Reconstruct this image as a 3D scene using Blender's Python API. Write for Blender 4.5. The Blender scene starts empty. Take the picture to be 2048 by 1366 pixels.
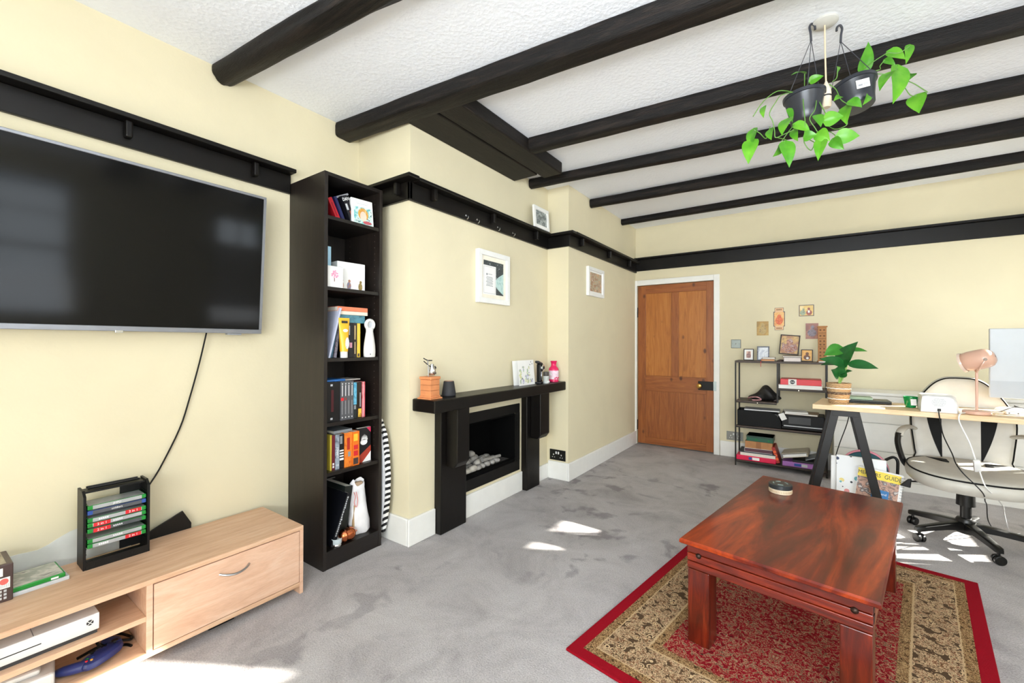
import bpy, bmesh, math, random
from mathutils import Vector, Matrix, Euler, noise as mnoise
random.seed(11)
PI = math.pi
R = math.radians
scene = bpy.context.scene
C = scene.collection
# ------------------------------------------------------------------ camera
YAW, PITCH, ROLL = 0.6118113, 0.0049611, 0.0025097
cy, sy = math.cos(YAW), math.sin(YAW)
fwd = Vector((-sy*math.cos(PITCH), cy*math.cos(PITCH), math.sin(PITCH)))
rgt = Vector((cy, sy, 0))
up = rgt.cross(fwd)
r2 = rgt*math.cos(ROLL) + up*math.sin(ROLL)
u2 = r2.cross(fwd)
cam_d = bpy.data.cameras.new('camera')
cam_d.sensor_width = 36.0
cam_d.lens = 853.48/2048*36.0
cam_d.clip_start = 0.02
cam = bpy.data.objects.new('camera', cam_d)
m = Matrix((r2, u2, -fwd)).transposed().to_4x4()
m.translation = Vector((0, 0, 1.12))
cam.matrix_world = m
C.objects.link(cam)
scene.camera = cam
# ------------------------------------------------------------------ exposure, sky, sun, window daylight, added front fill
vs = scene.view_settings
vs.view_transform = 'Standard'; vs.look = 'None'; vs.gamma = 1.0; vs.use_curve_mapping = False
vs.exposure = 0.97
w = bpy.data.worlds.new('sky'); scene.world = w; w.use_nodes = True
bg = w.node_tree.nodes['Background']
bg.inputs[0].default_value = (0.75, 0.87, 1.0, 1); bg.inputs[1].default_value = 2.0

def aim(o, d):
    o.rotation_euler = Vector(d).to_track_quat('-Z', 'Y').to_euler()
EL = R(25.0)
sd = bpy.data.lights.new('sun', 'SUN'); sd.energy = 26.0; sd.angle = R(0.6); sd.color = (1.0, 0.95, 0.86)
sun = bpy.data.objects.new('sun', sd); C.objects.link(sun)
aim(sun, (-0.86*math.cos(EL), -0.51*math.cos(EL), -math.sin(EL)))
sun.location = (6, 6, 5)
def daylight(name, loc, d, sx, sz, power, col=(0.90, 0.95, 1.0)):
    l = bpy.data.lights.new(name, 'AREA'); l.shape = 'RECTANGLE'; l.size = sx; l.size_y = sz
    l.energy = power; l.color = col
    o = bpy.data.objects.new(name, l); C.objects.link(o); o.location = loc; aim(o, d); return o
XW, YF = 1.95, -1.30          # right wall, front wall (behind the camera)
daylight('added_front_fill', (0.45, YF-0.16, 1.45), (-0.1, 1, 0.75), 2.3, 1.4, 120)  # added fill lamp behind the camera, tilted up to brighten the ceiling
daylight('daylight_near', (XW+0.16, 0.45, 1.5), (-1, 0, 0.5), 1.1, 1.4, 13)
daylight('daylight_middle', (XW+0.16, 2.57, 1.5), (-1, 0, 0.3), 0.6, 1.4, 6)
daylight('daylight_far', (XW+0.16, 4.15, 1.2), (-1, 0, 0.2), 0.6, 1.16, 10)

# ------------------------------------------------------------------ materials
def lin(h):
    if isinstance(h, str):
        h = h.lstrip('#'); v = [int(h[i:i+2], 16)/255 for i in (0, 2, 4)]
    else:
        v = list(h)
    return tuple((c/12.92 if c <= 0.04045 else ((c+0.055)/1.055)**2.4) for c in v) + (1.0,)
MATS = {}
def base(name):
    mt = bpy.data.materials.new(name); mt.use_nodes = True
    return mt, mt.node_tree, mt.node_tree.nodes['Principled BSDF']
def nd(t, typ, **kw):
    n = t.nodes.new(typ)
    for k, v in kw.items():
        if k.startswith('i_'):
            key = k[2:]; key = int(key) if key.isdigit() else key.replace('_', ' ')
            if hasattr(v, 'is_linked') or hasattr(v, 'links'):
                t.links.new(v, n.inputs[key])
            else:
                n.inputs[key].default_value = v
        else:
            setattr(n, k, v)
    return n
def mth(t, op, a, b=0.0, c=0.0):
    n = t.nodes.new('ShaderNodeMath'); n.operation = op
    for i, v in enumerate((a, b, c)):
        if hasattr(v, 'links'): t.links.new(v, n.inputs[i])
        else: n.inputs[i].default_value = v
    return n.outputs[0]
def ramp(t, fac, stops, interp='LINEAR'):
    n = t.nodes.new('ShaderNodeValToRGB'); n.color_ramp.interpolation = interp
    e = n.color_ramp.elements
    while len(e) < len(stops): e.new(0.5)
    for el, (p, c) in zip(e, stops):
        el.position = p; el.color = lin(c) if not (isinstance(c, tuple) and len(c) == 4) else c
    t.links.new(fac, n.inputs[0]); return n.outputs[0]
def mixc(t, fac, a, b, mode='MIX'):
    n = t.nodes.new('ShaderNodeMix'); n.data_type = 'RGBA'; n.blend_type = mode
    for s, v in ((n.inputs[0], fac), (n.inputs[6], a), (n.inputs[7], b)):
        if hasattr(v, 'links'): t.links.new(v, s)
        else: s.default_value = v
    return n.outputs[2]
def coords(t, scale=(1, 1, 1), rot=(0, 0, 0), src='Object'):
    tc = t.nodes.new('ShaderNodeTexCoord'); mp = t.nodes.new('ShaderNodeMapping')
    mp.inputs['Scale'].default_value = scale; mp.inputs['Rotation'].default_value = rot
    t.links.new(tc.outputs[src], mp.inputs[0]); return mp.outputs[0]
def noise(t, vec, scale, detail=3, rough=0.5, dist=0.0):
    return nd(t, 'ShaderNodeTexNoise', i_Vector=vec, i_Scale=scale, i_Detail=detail, i_Roughness=rough, i_Distortion=dist).outputs[0]
def bump(t, b, h, strength=0.2, dist=0.01):
    n = nd(t, 'ShaderNodeBump', i_Height=h, i_Strength=strength, i_Distance=dist)
    t.links.new(n.outputs[0], b.inputs['Normal'])
def M(name, col, rough=0.5, metal=0.0, var=0.06, vscale=18.0, bmp=0.0, bscale=120.0, coat=0.0, spec=None, trans=0.0, alpha=1.0, sheen=0.0):
    """plain procedural material: base colour with a slight noise variation"""
    if name in MATS: return MATS[name]
    mt, t, b = base(name); v = coords(t)
    c = lin(col)
    nz = noise(t, v, vscale, 3)
    lo = tuple(x*(1-var) for x in c[:3]) + (1,); hi = tuple(min(1, x*(1+var)) for x in c[:3]) + (1,)
    t.links.new(ramp(t, nz, [(0.3, lo), (0.7, hi)]), b.inputs['Base Color'])
    b.inputs['Roughness'].default_value = rough; b.inputs['Metallic'].default_value = metal
    b.inputs['Coat Weight'].default_value = coat
    b.inputs['Sheen Weight'].default_value = sheen
    if spec is not None: b.inputs['Specular IOR Level'].default_value = spec
    b.inputs['Transmission Weight'].default_value = trans
    b.inputs['Alpha'].default_value = alpha
    if bmp: bump(t, b, noise(t, v, bscale, 4), bmp, 0.004)
    MATS[name] = mt; return mt
def PR(name, cols, scale=40.0, rough=0.45, interp='LINEAR', detail=2, dist=0.6):
    """printed picture: soft blotches of several inks"""
    if name in MATS: return MATS[name]
    mt, t, b = base(name); v = coords(t)
    nz = noise(t, v, scale, detail, 0.55, dist)
    n = len(cols)
    st = [(0.28+0.44*i/max(1, n-1), c) for i, c in enumerate(cols)]
    t.links.new(ramp(t, nz, st, interp), b.inputs['Base Color'])
    b.inputs['Roughness'].default_value = rough
    MATS[name] = mt; return mt
def WOOD(name, dark, mid, light, stretch=(1, 12, 12), scale=3.0, rough=0.45, coat=0.0, fine=0.35, dist=1.2, bmp=0.05, spec=None):
    if name in MATS: return MATS[name]
    mt, t, b = base(name); v = coords(t, stretch)
    n1 = noise(t, v, scale, 5, 0.6, dist)
    c1 = ramp(t, n1, [(0.25, dark), (0.5, mid), (0.72, light)])
    n2 = noise(t, v, scale*9, 3, 0.6, 0.3)
    c2 = ramp(t, n2, [(0.3, (0.55, 0.55, 0.55, 1)), (0.65, (1, 1, 1, 1))])
    t.links.new(mixc(t, fine, c1, c2, 'MULTIPLY'), b.inputs['Base Color'])
    b.inputs['Roughness'].default_value = rough; b.inputs['Coat Weight'].default_value = coat; b.inputs['Coat Roughness'].default_value = 0.12
    if spec is not None: b.inputs['Specular IOR Level'].default_value = spec
    if bmp: bump(t, b, n2, bmp, 0.006)
    MATS[name] = mt; return mt

# room
def wall_mat(name, col, rot=0):
    mt, t, b = base(name); v = coords(t)
    n1 = noise(t, v, 1.6, 4, 0.6, 0.4)
    c = lin(col)
    c1 = ramp(t, n1, [(0.3, tuple(x*0.95 for x in c[:3])+(1,)), (0.7, tuple(min(1, x*1.03) for x in c[:3])+(1,))])
    t.links.new(c1, b.inputs['Base Color']); b.inputs['Roughness'].default_value = 0.75
    b.inputs['Specular IOR Level'].default_value = 0.25
    bump(t, b, mth(t, 'ADD', noise(t, v, 7, 3), mth(t, 'MULTIPLY', noise(t, v, 90, 3), 0.15)), 0.12, 0.02)
    return mt
m_wall = wall_mat('cream wall paint', '#E0D6B7')
m_white = M('white gloss paint', '#EEEDE8', 0.35, var=0.02, bmp=0.05, bscale=30)
def ceil_mat():
    mt, t, b = base('stippled white ceiling'); v = coords(t)
    b.inputs['Base Color'].default_value = lin('#F3F6FC'); b.inputs['Roughness'].default_value = 0.85
    n = nd(t, 'ShaderNodeTexVoronoi', i_Vector=v, i_Scale=55.0)
    h = mth(t, 'ADD', n.outputs[0], noise(t, v, 120, 3))
    bump(t, b, h, 0.22, 0.008); return mt
m_ceil = ceil_mat()
def carpet_mat():
    mt, t, b = base('grey cut pile carpet'); v = coords(t)
    big = noise(t, v, 3.0, 5, 0.7, 0.6)
    c = ramp(t, big, [(0.30, '#ABA6A5'), (0.5, '#C1BCBB'), (0.7, '#CDC9C8')])
    sp = noise(t, v, 5.5, 3, 0.55, 0.4)
    mark = ramp(t, sp, [(0.57, (0, 0, 0, 1)), (0.65, (1, 1, 1, 1))])
    area = ramp(t, noise(t, v, 1.1, 2), [(0.42, (0, 0, 0, 1)), (0.6, (1, 1, 1, 1))])
    c = mixc(t, mth(t, 'MULTIPLY', mth(t, 'MULTIPLY', mark, area), 0.75), c, lin('#8A8486'))
    fine = noise(t, v, 170, 3, 0.7)
    c = mixc(t, 0.5, c, ramp(t, fine, [(0.32, (0.40, 0.40, 0.40, 1)), (0.62, (1, 1, 1, 1))]), 'MULTIPLY')
    t.links.new(c, b.inputs['Base Color']); b.inputs['Roughness'].default_value = 0.95
    b.inputs['Specular IOR Level'].default_value = 0.1
    bump(t, b, mth(t, 'ADD', fine, mth(t, 'MULTIPLY', sp, 0.6)), 0.5, 0.01); return mt
m_carpet = carpet_mat()
m_beam = WOOD('black stained oak', '#060504', '#120E0C', '#302721', (1.0, 16, 16), 2.2, 0.5, fine=0.6, bmp=0.7, spec=0.25)
m_beamy = WOOD('black stained oak lengthwise', '#080605', '#15110E', '#28211C', (14, 1.2, 14), 2.4, 0.55, fine=0.6, bmp=0.4, spec=0.25)
m_blackp = M('black painted timber', '#0D0A08', 0.38, var=0.3, vscale=9, bmp=0.15, bscale=18, spec=0.3)
m_billy = WOOD('black brown veneer', '#130E0B', '#1D1612', '#271F19', (12, 12, 1.0), 3, 0.45, fine=0.4, bmp=0.03)
m_oak = WOOD('sonoma oak laminate', '#C69A78', '#D9B08F', '#E2C1A3', (9, 1.0, 9), 4.0, 0.5, fine=0.22, dist=0.6, bmp=0.02)
m_oakz = WOOD('sonoma oak laminate front', '#CFA284', '#DDB498', '#E6C5AC', (9, 1.0, 7), 4.0, 0.5, fine=0.2, dist=0.9, bmp=0.02)
m_desk = WOOD('pale oak desk board', '#D8B283', '#E6C79C', '#EED5B0', (1.0, 11, 11), 4.0, 0.45, fine=0.2, bmp=0.01)
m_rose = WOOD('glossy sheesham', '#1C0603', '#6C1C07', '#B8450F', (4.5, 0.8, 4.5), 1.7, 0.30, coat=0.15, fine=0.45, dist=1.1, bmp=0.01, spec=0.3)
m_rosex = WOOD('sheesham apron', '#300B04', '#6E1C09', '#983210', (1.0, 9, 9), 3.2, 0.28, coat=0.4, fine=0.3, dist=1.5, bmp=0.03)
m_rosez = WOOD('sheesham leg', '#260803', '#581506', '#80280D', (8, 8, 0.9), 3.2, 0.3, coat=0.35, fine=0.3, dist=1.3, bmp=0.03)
def pine_mat(name, dark, mid, light, stretch):
    mt, t, b = base(name); v = coords(t, stretch)
    n1 = noise(t, v, 3.0, 5, 0.6, 1.4)
    c = ramp(t, n1, [(0.25, dark), (0.5, mid), (0.75, light)])
    vk = coords(t, (1, 0.01, 0.62))
    vo = nd(t, 'ShaderNodeTexVoronoi', i_Vector=vk, i_Scale=10.0, i_Randomness=1.0)
    k = ramp(t, vo.outputs[0], [(0.09, (1, 1, 1, 1)), (0.20, (0, 0, 0, 1))])
    pick = ramp(t, nd(t, 'ShaderNodeSeparateColor', i_0=vo.outputs['Color']).outputs[0], [(0.58, (0, 0, 0, 1)), (0.6, (1, 1, 1, 1))])
    c = mixc(t, mth(t, 'MULTIPLY', mth(t, 'MULTIPLY', k, pick), 0.85), c, lin('#4A230F'))
    t.links.new(c, b.inputs['Base Color']); b.inputs['Roughness'].default_value = 0.4
    return mt
m_pine = pine_mat('waxed pine stile', '#76401A', '#955426', '#A86630', (12, 12, 1))
m_pinep = pine_mat('waxed pine panel', '#95561F', '#B06C2C', '#BF7E3A', (10, 10, 0.9))
m_pinex = pine_mat('waxed pine rail', '#76401A', '#955426', '#A86630', (1, 12, 12))
# generic
m_black = M('matt black plastic', '#0B0B0B', 0.45, spec=0.35)
m_blackm = M('black powder coated steel', '#100E0D', 0.45, var=0.1, spec=0.4)
m_dgrey = M('dark grey plastic', '#3A3B3E', 0.4)
m_grey = M('grey plastic', '#8D9094', 0.4)
m_lgrey = M('light grey plastic', '#C3C6CA', 0.4)
m_whitep = M('white plastic', '#DEDEDD', 0.35, var=0.01)
m_paper = M('paper pages', '#E9E4D8', 0.8, var=0.05, vscale=60)
m_paperw = M('white paper', '#F3F2EF', 0.7, var=0.02)
m_chrome = M('chrome', '#D8D9DB', 0.18, 1.0, var=0.02)
m_satin = M('satin aluminium', '#B9BABD', 0.32, 1.0, var=0.03)
m_brass = M('old brass', '#C49A52', 0.28, 1.0)
m_green = M('translucent green case', '#1E8A34', 0.25, var=0.1)
m_red = M('red card', '#D3242E', 0.45)
m_blue = M('blue card', '#2A4F9E', 0.45)
m_ink = M('white ink', '#F4F4F4', 0.5, var=0.0)
m_inkd = M('dark ink', '#26262A', 0.5, var=0.0)
m_dvoid = M('soot black metal', '#040404', 0.8, spec=0.1)
def glass_mat(name, col, rough=0.02, clear=0.9):
    mt, t, b = base(name); out = t.nodes['Material Output']
    tr = nd(t, 'ShaderNodeBsdfTransparent'); tr.inputs[0].default_value = col
    gl = nd(t, 'ShaderNodeBsdfGlossy'); gl.inputs['Roughness'].default_value = rough
    fr = nd(t, 'ShaderNodeFresnel', i_IOR=1.45)
    mx = nd(t, 'ShaderNodeMixShader'); t.links.new(fr.outputs[0], mx.inputs[0])
    t.links.new(tr.outputs[0], mx.inputs[1]); t.links.new(gl.outputs[0], mx.inputs[2])
    t.links.new(mx.outputs[0], out.inputs[0]); return mt
m_pane = glass_mat('clear window glass', (0.97, 0.98, 0.98, 1))

# ------------------------------------------------------------------ mesh helpers
class MB:
    def __init__(s): s.b = bmesh.new()
    def box(s, x0, x1, y0, y1, z0, z1, bev=0.0, seg=2, rot=None, piv=None):
        vs_ = [s.b.verts.new((x, y, z)) for x in (x0, x1) for y in (y0, y1) for z in (z0, z1)]
        idx = [(0, 1, 3, 2), (4, 6, 7, 5), (0, 4, 5, 1), (2, 3, 7, 6), (0, 2, 6, 4), (1, 5, 7, 3)]
        fs = [s.b.faces.new([vs_[i] for i in f]) for f in idx]
        if rot is not None:
            p = Vector(piv) if piv is not None else Vector(((x0+x1)/2, (y0+y1)/2, (z0+z1)/2))
            mt = Matrix.Translation(p) @ Euler(rot).to_matrix().to_4x4() @ Matrix.Translation(-p)
            for v in vs_: v.co = mt @ v.co
        if bev > 0:
            es = list({e for f in fs for e in f.edges})
            bmesh.ops.bevel(s.b, geom=es, offset=bev, segments=seg, affect='EDGES', profile=0.5, clamp_overlap=True)
        return s
    def prism(s, pts, axis, a0, a1, bev=0.0):
        """closed 2D polygon pts swept along axis; for x: (y,z), y: (x,z), z: (x,y)"""
        def P(p, a):
            return {'x': (a, p[0], p[1]), 'y': (p[0], a, p[1]), 'z': (p[0], p[1], a)}[axis]
        A = [s.b.verts.new(P(p, a0)) for p in pts]; B = [s.b.verts.new(P(p, a1)) for p in pts]
        fs = [s.b.faces.new(A), s.b.faces.new(B[::-1])]
        n = len(pts)
        for i in range(n): fs.append(s.b.faces.new((A[i], B[i], B[(i+1) % n], A[(i+1) % n])))
        bmesh.ops.recalc_face_normals(s.b, faces=fs)
        if bev > 0:
            es = list({e for f in fs for e in f.edges})
            bmesh.ops.bevel(s.b, geom=es, offset=bev, segments=2, affect='EDGES', profile=0.5, clamp_overlap=True)
        return s
    def loft(s, rings, close=True, cap=True):
        L = [[s.b.verts.new(p) for p in r] for r in rings]
        n = len(L[0]); fs = []
        for a, c in zip(L, L[1:]):
            for i in range(n if close else n-1):
                fs.append(s.b.faces.new((a[i], a[(i+1) % n], c[(i+1) % n], c[i])))
        if cap and close:
            fs.append(s.b.faces.new(L[0][::-1])); fs.append(s.b.faces.new(L[-1]))
        bmesh.ops.recalc_face_normals(s.b, faces=fs)
        return s
    def lathe(s, prof, seg=24, o=(0, 0, 0), mat=None, cap=True):
        rings = []
        for r, z in prof:
            rings.append([Vector((r*math.cos(2*PI*i/seg), r*math.sin(2*PI*i/seg), z)) for i in range(seg)])
        if mat is not None: rings = [[mat @ p for p in rg] for rg in rings]
        rings = [[p + Vector(o) for p in rg] for rg in rings]
        return s.loft(rings, True, cap)
    def tube(s, pts, r, seg=8, smooth=4, flat=1.0):
        pts = [Vector(p) for p in pts]
        if smooth > 1 and len(pts) > 2:
            q = []
            for i in range(len(pts)-1):
                p0 = pts[max(0, i-1)]; p1 = pts[i]; p2 = pts[i+1]; p3 = pts[min(len(pts)-1, i+2)]
                for k in range(smooth):
                    u = k/smooth
                    q.append(0.5*((2*p1)+(-p0+p2)*u+(2*p0-5*p1+4*p2-p3)*u*u+(-p0+3*p1-3*p2+p3)*u**3))
            q.append(pts[-1]); pts = q
        rr = r if isinstance(r, (list, tuple)) else None
        rings = []; prev = None
        for i, p in enumerate(pts):
            d = (pts[min(i+1, len(pts)-1)] - pts[max(i-1, 0)])
            d = d.normalized() if d.length > 1e-9 else Vector((0, 0, 1))
            if prev is None:
                a = Vector((0, 0, 1)) if abs(d.z) < 0.9 else Vector((1, 0, 0))
                x = d.cross(a).normalized()
            else:
                x = (prev - d*prev.dot(d)).normalized()
            prev = x; y = d.cross(x)
            R_ = r if rr is None else rr[0] + (rr[1]-rr[0])*i/max(1, len(pts)-1)
            rings.append([p + x*math.cos(2*PI*k/seg)*R_ + y*math.sin(2*PI*k/seg)*R_*flat for k in range(seg)])
        return s.loft(rings)
    def quad(s, a, b, c, d):
        s.b.faces.new([s.b.verts.new(p) for p in (a, b, c, d)]); return s
    def xf(s, mat):
        bmesh.ops.transform(s.b, matrix=mat, verts=s.b.verts); return s
    def build(s, name, mat, parent=None, smooth=False, loc=None, rot=None):
        me = bpy.data.meshes.new(name)
        s.b.normal_update(); s.b.to_mesh(me); s.b.free()
        me.materials.append(mat)
        if smooth:
            for p in me.polygons: p.use_smooth = True
            me.set_sharp_from_angle(angle=R(38))
        o = bpy.data.objects.new(name, me); C.objects.link(o)
        if parent: o.parent = parent
        if loc: o.location = loc
        if rot: o.rotation_euler = rot
        return o
def tag(o, label, cat, group=None):
    o['label'] = label; o['category'] = cat
    if group: o['group'] = group
    return o
def struct(o):
    o['kind'] = 'structure'; return o
def thing(name, label, cat, loc=(0, 0, 0), rot=(0, 0, 0), group=None):
    o = bpy.data.objects.new(name, None); o.empty_display_size = 0.05; C.objects.link(o)
    o.location = loc; o.rotation_euler = rot if not isinstance(rot, (int, float)) else (0, 0, rot)
    return tag(o, label, cat, group)
def plabel(o, s): o['label'] = s; return o
FX = Matrix(((0, 0, 1), (1, 0, 0), (0, 1, 0))).to_4x4()      # lettering that faces +x
FY = Matrix(((1, 0, 0), (0, 0, -1), (0, 1, 0))).to_4x4()     # lettering that faces -y
FXD = Matrix(((0, 0, 1), (0, 1, 0), (-1, 0, 0))).to_4x4()    # faces +x, reads downwards
FZ = Matrix.Identity(4)
def text(body, size, mat, parent, loc, frame, name='lettering', align='CENTER', sx=1.0, ext=0.0003):
    cu = bpy.data.curves.new('lettering', 'FONT'); cu.body = body; cu.size = size; cu.align_x = align; cu.align_y = 'CENTER'
    cu.extrude = ext; cu.resolution_u = 2
    tmp = bpy.data.objects.new('tmp', cu); C.objects.link(tmp)
    bpy.context.view_layer.update()
    me = bpy.data.meshes.new_from_object(tmp.evaluated_get(bpy.context.evaluated_depsgraph_get()))
    bpy.data.objects.remove(tmp, do_unlink=True); bpy.data.curves.remove(cu)
    me.transform(frame @ Matrix.Diagonal((sx, 1, 1, 1)))
    me.materials.clear(); me.materials.append(mat); me.name = name
    o = bpy.data.objects.new(name, me); C.objects.link(o); o.parent = parent; o.location = loc
    return o
def dup(root, loc, label=None, rot=None):
    r = root.copy(); C.objects.link(r); r.location = loc
    if rot is not None: r.rotation_euler = rot
    if label: r['label'] = label
    for ch in list(root.children):
        c = ch.copy(); C.objects.link(c); c.parent = r
        for g in ch.children:
            d = g.copy(); C.objects.link(d); d.parent = c
    return r

# ------------------------------------------------------------------ the room
XL, XC, XA, YB, ZC = -2.29, -1.823, -1.626, 4.747, 2.42
YR, YA = 1.61, 3.12        # chimney breast from YR to YA
T = 0.12
struct(MB().box(XL-T, XW+T, YF-T, YB+T, -0.1, 0.0).build('floor', m_carpet))
struct(MB().box(XL-T, XW+T, YF-T, YB+T, ZC, ZC+0.1).build('ceiling', m_ceil))
struct(MB().box(XL-T, XL, YF-T, YR, 0, ZC).build('wall_left', m_wall))
# chimney breast with the fire opening
FY0, FY1, FZ0, FZ1 = 2.07, 2.645, 0.235, 0.60
mb = MB()
mb.box(XL-T, XC, YR, FY0, 0, ZC).box(XL-T, XC, FY1, YA, 0, ZC).box(XL-T, XC, FY0, FY1, 0, FZ0).box(XL-T, XC, FY0, FY1, FZ1, ZC).box(XL-T, XL-0.02, FY0, FY1, FZ0, FZ1)
struct(mb.build('wall_chimney', m_wall))
struct(MB().box(XL-T, XA, YA, YB+T, 0, ZC).build('wall_alcove', m_wall))
DX0, DX1, DZ = -1.603, -0.818, 1.768
mb = MB().box(XA, DX0-0.005, YB, YB+T, 0, ZC).box(DX1+0.005, XW+T, YB, YB+T, 0, ZC).box(DX0-0.005, DX1+0.005, YB, YB+T, DZ+0.005, ZC)
mb.box(DX0-0.005, DX1+0.005, YB+0.062, YB+T, 0, DZ+0.005)  # backing added behind the door to stop light leaking under it
struct(mb.build('wall_back', m_wall))
def wall_holes(name, axis, a, at, b0, b1, holes):
    """a wall slab along axis with window holes (u0,u1,z0,z1), sorted along u"""
    mb = MB()
    def bx(u0, u1, z0, z1):
        if axis == 'y': mb.box(at, at+T, u0, u1, z0, z1)
        else: mb.box(u0, u1, at-T, at, z0, z1)
    u = b0
    for (h0, h1, z0, z1) in holes:
        bx(u, h0, 0, ZC); bx(h0, h1, 0, z0); bx(h0, h1, z1, ZC); u = h1
    bx(u, b1, 0, ZC)
    return struct(mb.build(name, m_wall))
WR = [(-0.1, 1.0, 0.8, 2.2), (2.27, 2.87, 0.8, 2.2), (3.85, 4.45, 0.62, 1.83)]
wall_holes('wall_right', 'y', 0, XW, YF-T, YB+T, WR)
WF = [(-0.7, 1.6, 0.75, 2.15)]  # made-up window opening behind the camera, lets the added fill in
wall_holes('wall_front', 'x', 0, YF, XL, XW, WF)
def window(n, axis, u0, u1, z0, z1, nu, nz):
    r = struct(thing('window_%d' % n, '', '')); del r['label'], r['category']
    fr = MB(); at = XW+0.05 if axis == 'y' else YF-0.05
    def bx(a0, a1, c0, c1, d=0.025):
        if axis == 'y': fr.box(at-d, at+d, a0, a1, c0, c1)
        else: fr.box(a0, a1, at-d, at+d, c0, c1)
    f = 0.045
    bx(u0, u1, z0, z0+f); bx(u0, u1, z1-f, z1); bx(u0, u0+f, z0+f, z1-f); bx(u1-f, u1, z0+f, z1-f)
    for i in range(1, nu):
        c = u0+(u1-u0)*i/nu; bx(c-0.011, c+0.011, z0+f, z1-f, 0.018)
    for i in range(1, nz):
        c = z0+(z1-z0)*i/nz; k = 0.024 if i*2 == nz else 0.011
        bx(u0+f, u1-f, c-k, c+k, 0.020)
    fr.build('window_frame', m_white, r)
    g = MB()
    if axis == 'y': g.box(at-0.002, at+0.002, u0+f, u1-f, z0+f, z1-f)
    else: g.box(u0+f, u1-f, at-0.002, at+0.002, z0+f, z1-f)
    g.build('window_pane', m_pane, r)
    return r
window(1, 'y', *WR[0], 2, 4); window(2, 'y', *WR[1], 2, 4); window(3, 'y', *WR[2], 2, 2); window(4, 'x', *WF[0], 6, 4)  # window_4 is made up to carry the front fill
m_sunblock = M('sun blocking curtain', '#F2F0EA', 0.9, trans=0.0)  # unseen curtain added to block sun through the lower part of window_2
mb = MB()
pts = [(XW+0.012+0.006*math.sin(i*1.3), 2.275+0.59*i/40) for i in range(41)]
mb.loft([[Vector((x, y, z)) for x, y in pts] for z in (0.81, 1.3, 1.84)], close=False, cap=False)
tag(mb.build('sun_block_curtain', m_sunblock, smooth=True), 'white sun blocking curtain added across the lower half of the middle side window', 'curtain')

# skirting boards
def skirt(name, boxes):
    mb = MB()
    for b in boxes: mb.box(*b, bev=0.004)
    return struct(mb.build(name, m_white))
S = 0.016
skirt('baseboard_left', [(XL, XL+S, YF, YR, 0, 0.15)])
skirt('baseboard_chimney', [(XC, XC+S, YR-S, 1.80, 0, 0.15), (XC, XC+S, 2.03, 2.72, 0, 0.145), (XC, XC+S, 2.91, YA, 0, 0.12), (XL, XC, YR-S, YR, 0, 0.15)])
skirt('baseboard_alcove', [(XA, XA+S, YA-S, YB, 0, 0.145), (XC+S, XA, YA-S, YA, 0, 0.145)])
skirt('baseboard_back', [(-0.755, XW, YB-S, YB, 0, 0.15), (XA+S, -1.672, YB-S, YB, 0, 0.15)])

# picture rail: a board with a ledge on top, running round the walls
RZ0, RZ1, RL = 1.915, 2.012, 0.078
def rail(name, brd, led, brackets=()):
    o = struct(MB().box(*brd, bev=0.003).build(name, m_blackp))
    led_o = MB().box(*led, bev=0.004).build('rail_ledge', m_blackp, o)
    for b in brackets: MB().box(*b, bev=0.006).build('rail_bracket', m_blackp, o)
    return o
bk = [(XL+0.02, XL+0.055, y-0.012, y+0.012, 1.945, RZ1) for y in (0.0, 0.515, 0.995)]
rail('trim_1', (XL, XL+0.02, YF, 1.181, RZ0, RZ1), (XL, XL+RL, YF, 1.181, RZ1, RZ1+0.02), bk)
rail('trim_2', (XL+0.002, XC+0.02, YR-0.02, YR, RZ0, RZ1), (XL+0.002, XC+RL, YR-RL+0.001, YR, RZ1, RZ1+0.02), [(-1.90, -1.876, YR-0.055, YR-0.02, 1.945, RZ1)])
bk = [(XC+0.02, XC+0.055, y-0.012, y+0.012, 1.945, RZ1) for y in (1.76, 2.32, 2.88)]
rail('trim_3', (XC, XC+0.02, YR-0.02, YA-0.02, RZ0-0.005, RZ1-0.004), (XC, XC+RL, YR, YA-RL, RZ1-0.004, RZ1+0.014), bk)
rail('trim_4', (XC, XA+0.02, YA-0.02, YA, RZ0, RZ1-0.006), (XC, XA+RL, YA-RL, YA, RZ1-0.006, RZ1+0.012))
bk = [(XA+0.02, XA+0.055, y-0.012, y+0.012, 1.945, RZ1) for y in (3.3, 3.9, 4.45)]
rail('trim_5', (XA, XA+0.02, YA, YB-0.02, RZ0, RZ1-0.004), (XA, XA+RL, YA, YB-RL, RZ1-0.004, RZ1+0.016), bk)
rail('trim_6', (XA, XW, YB-0.02, YB, 1.935, 2.06), (XA, XW, YB-0.06, YB, 2.06, 2.078))

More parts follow.
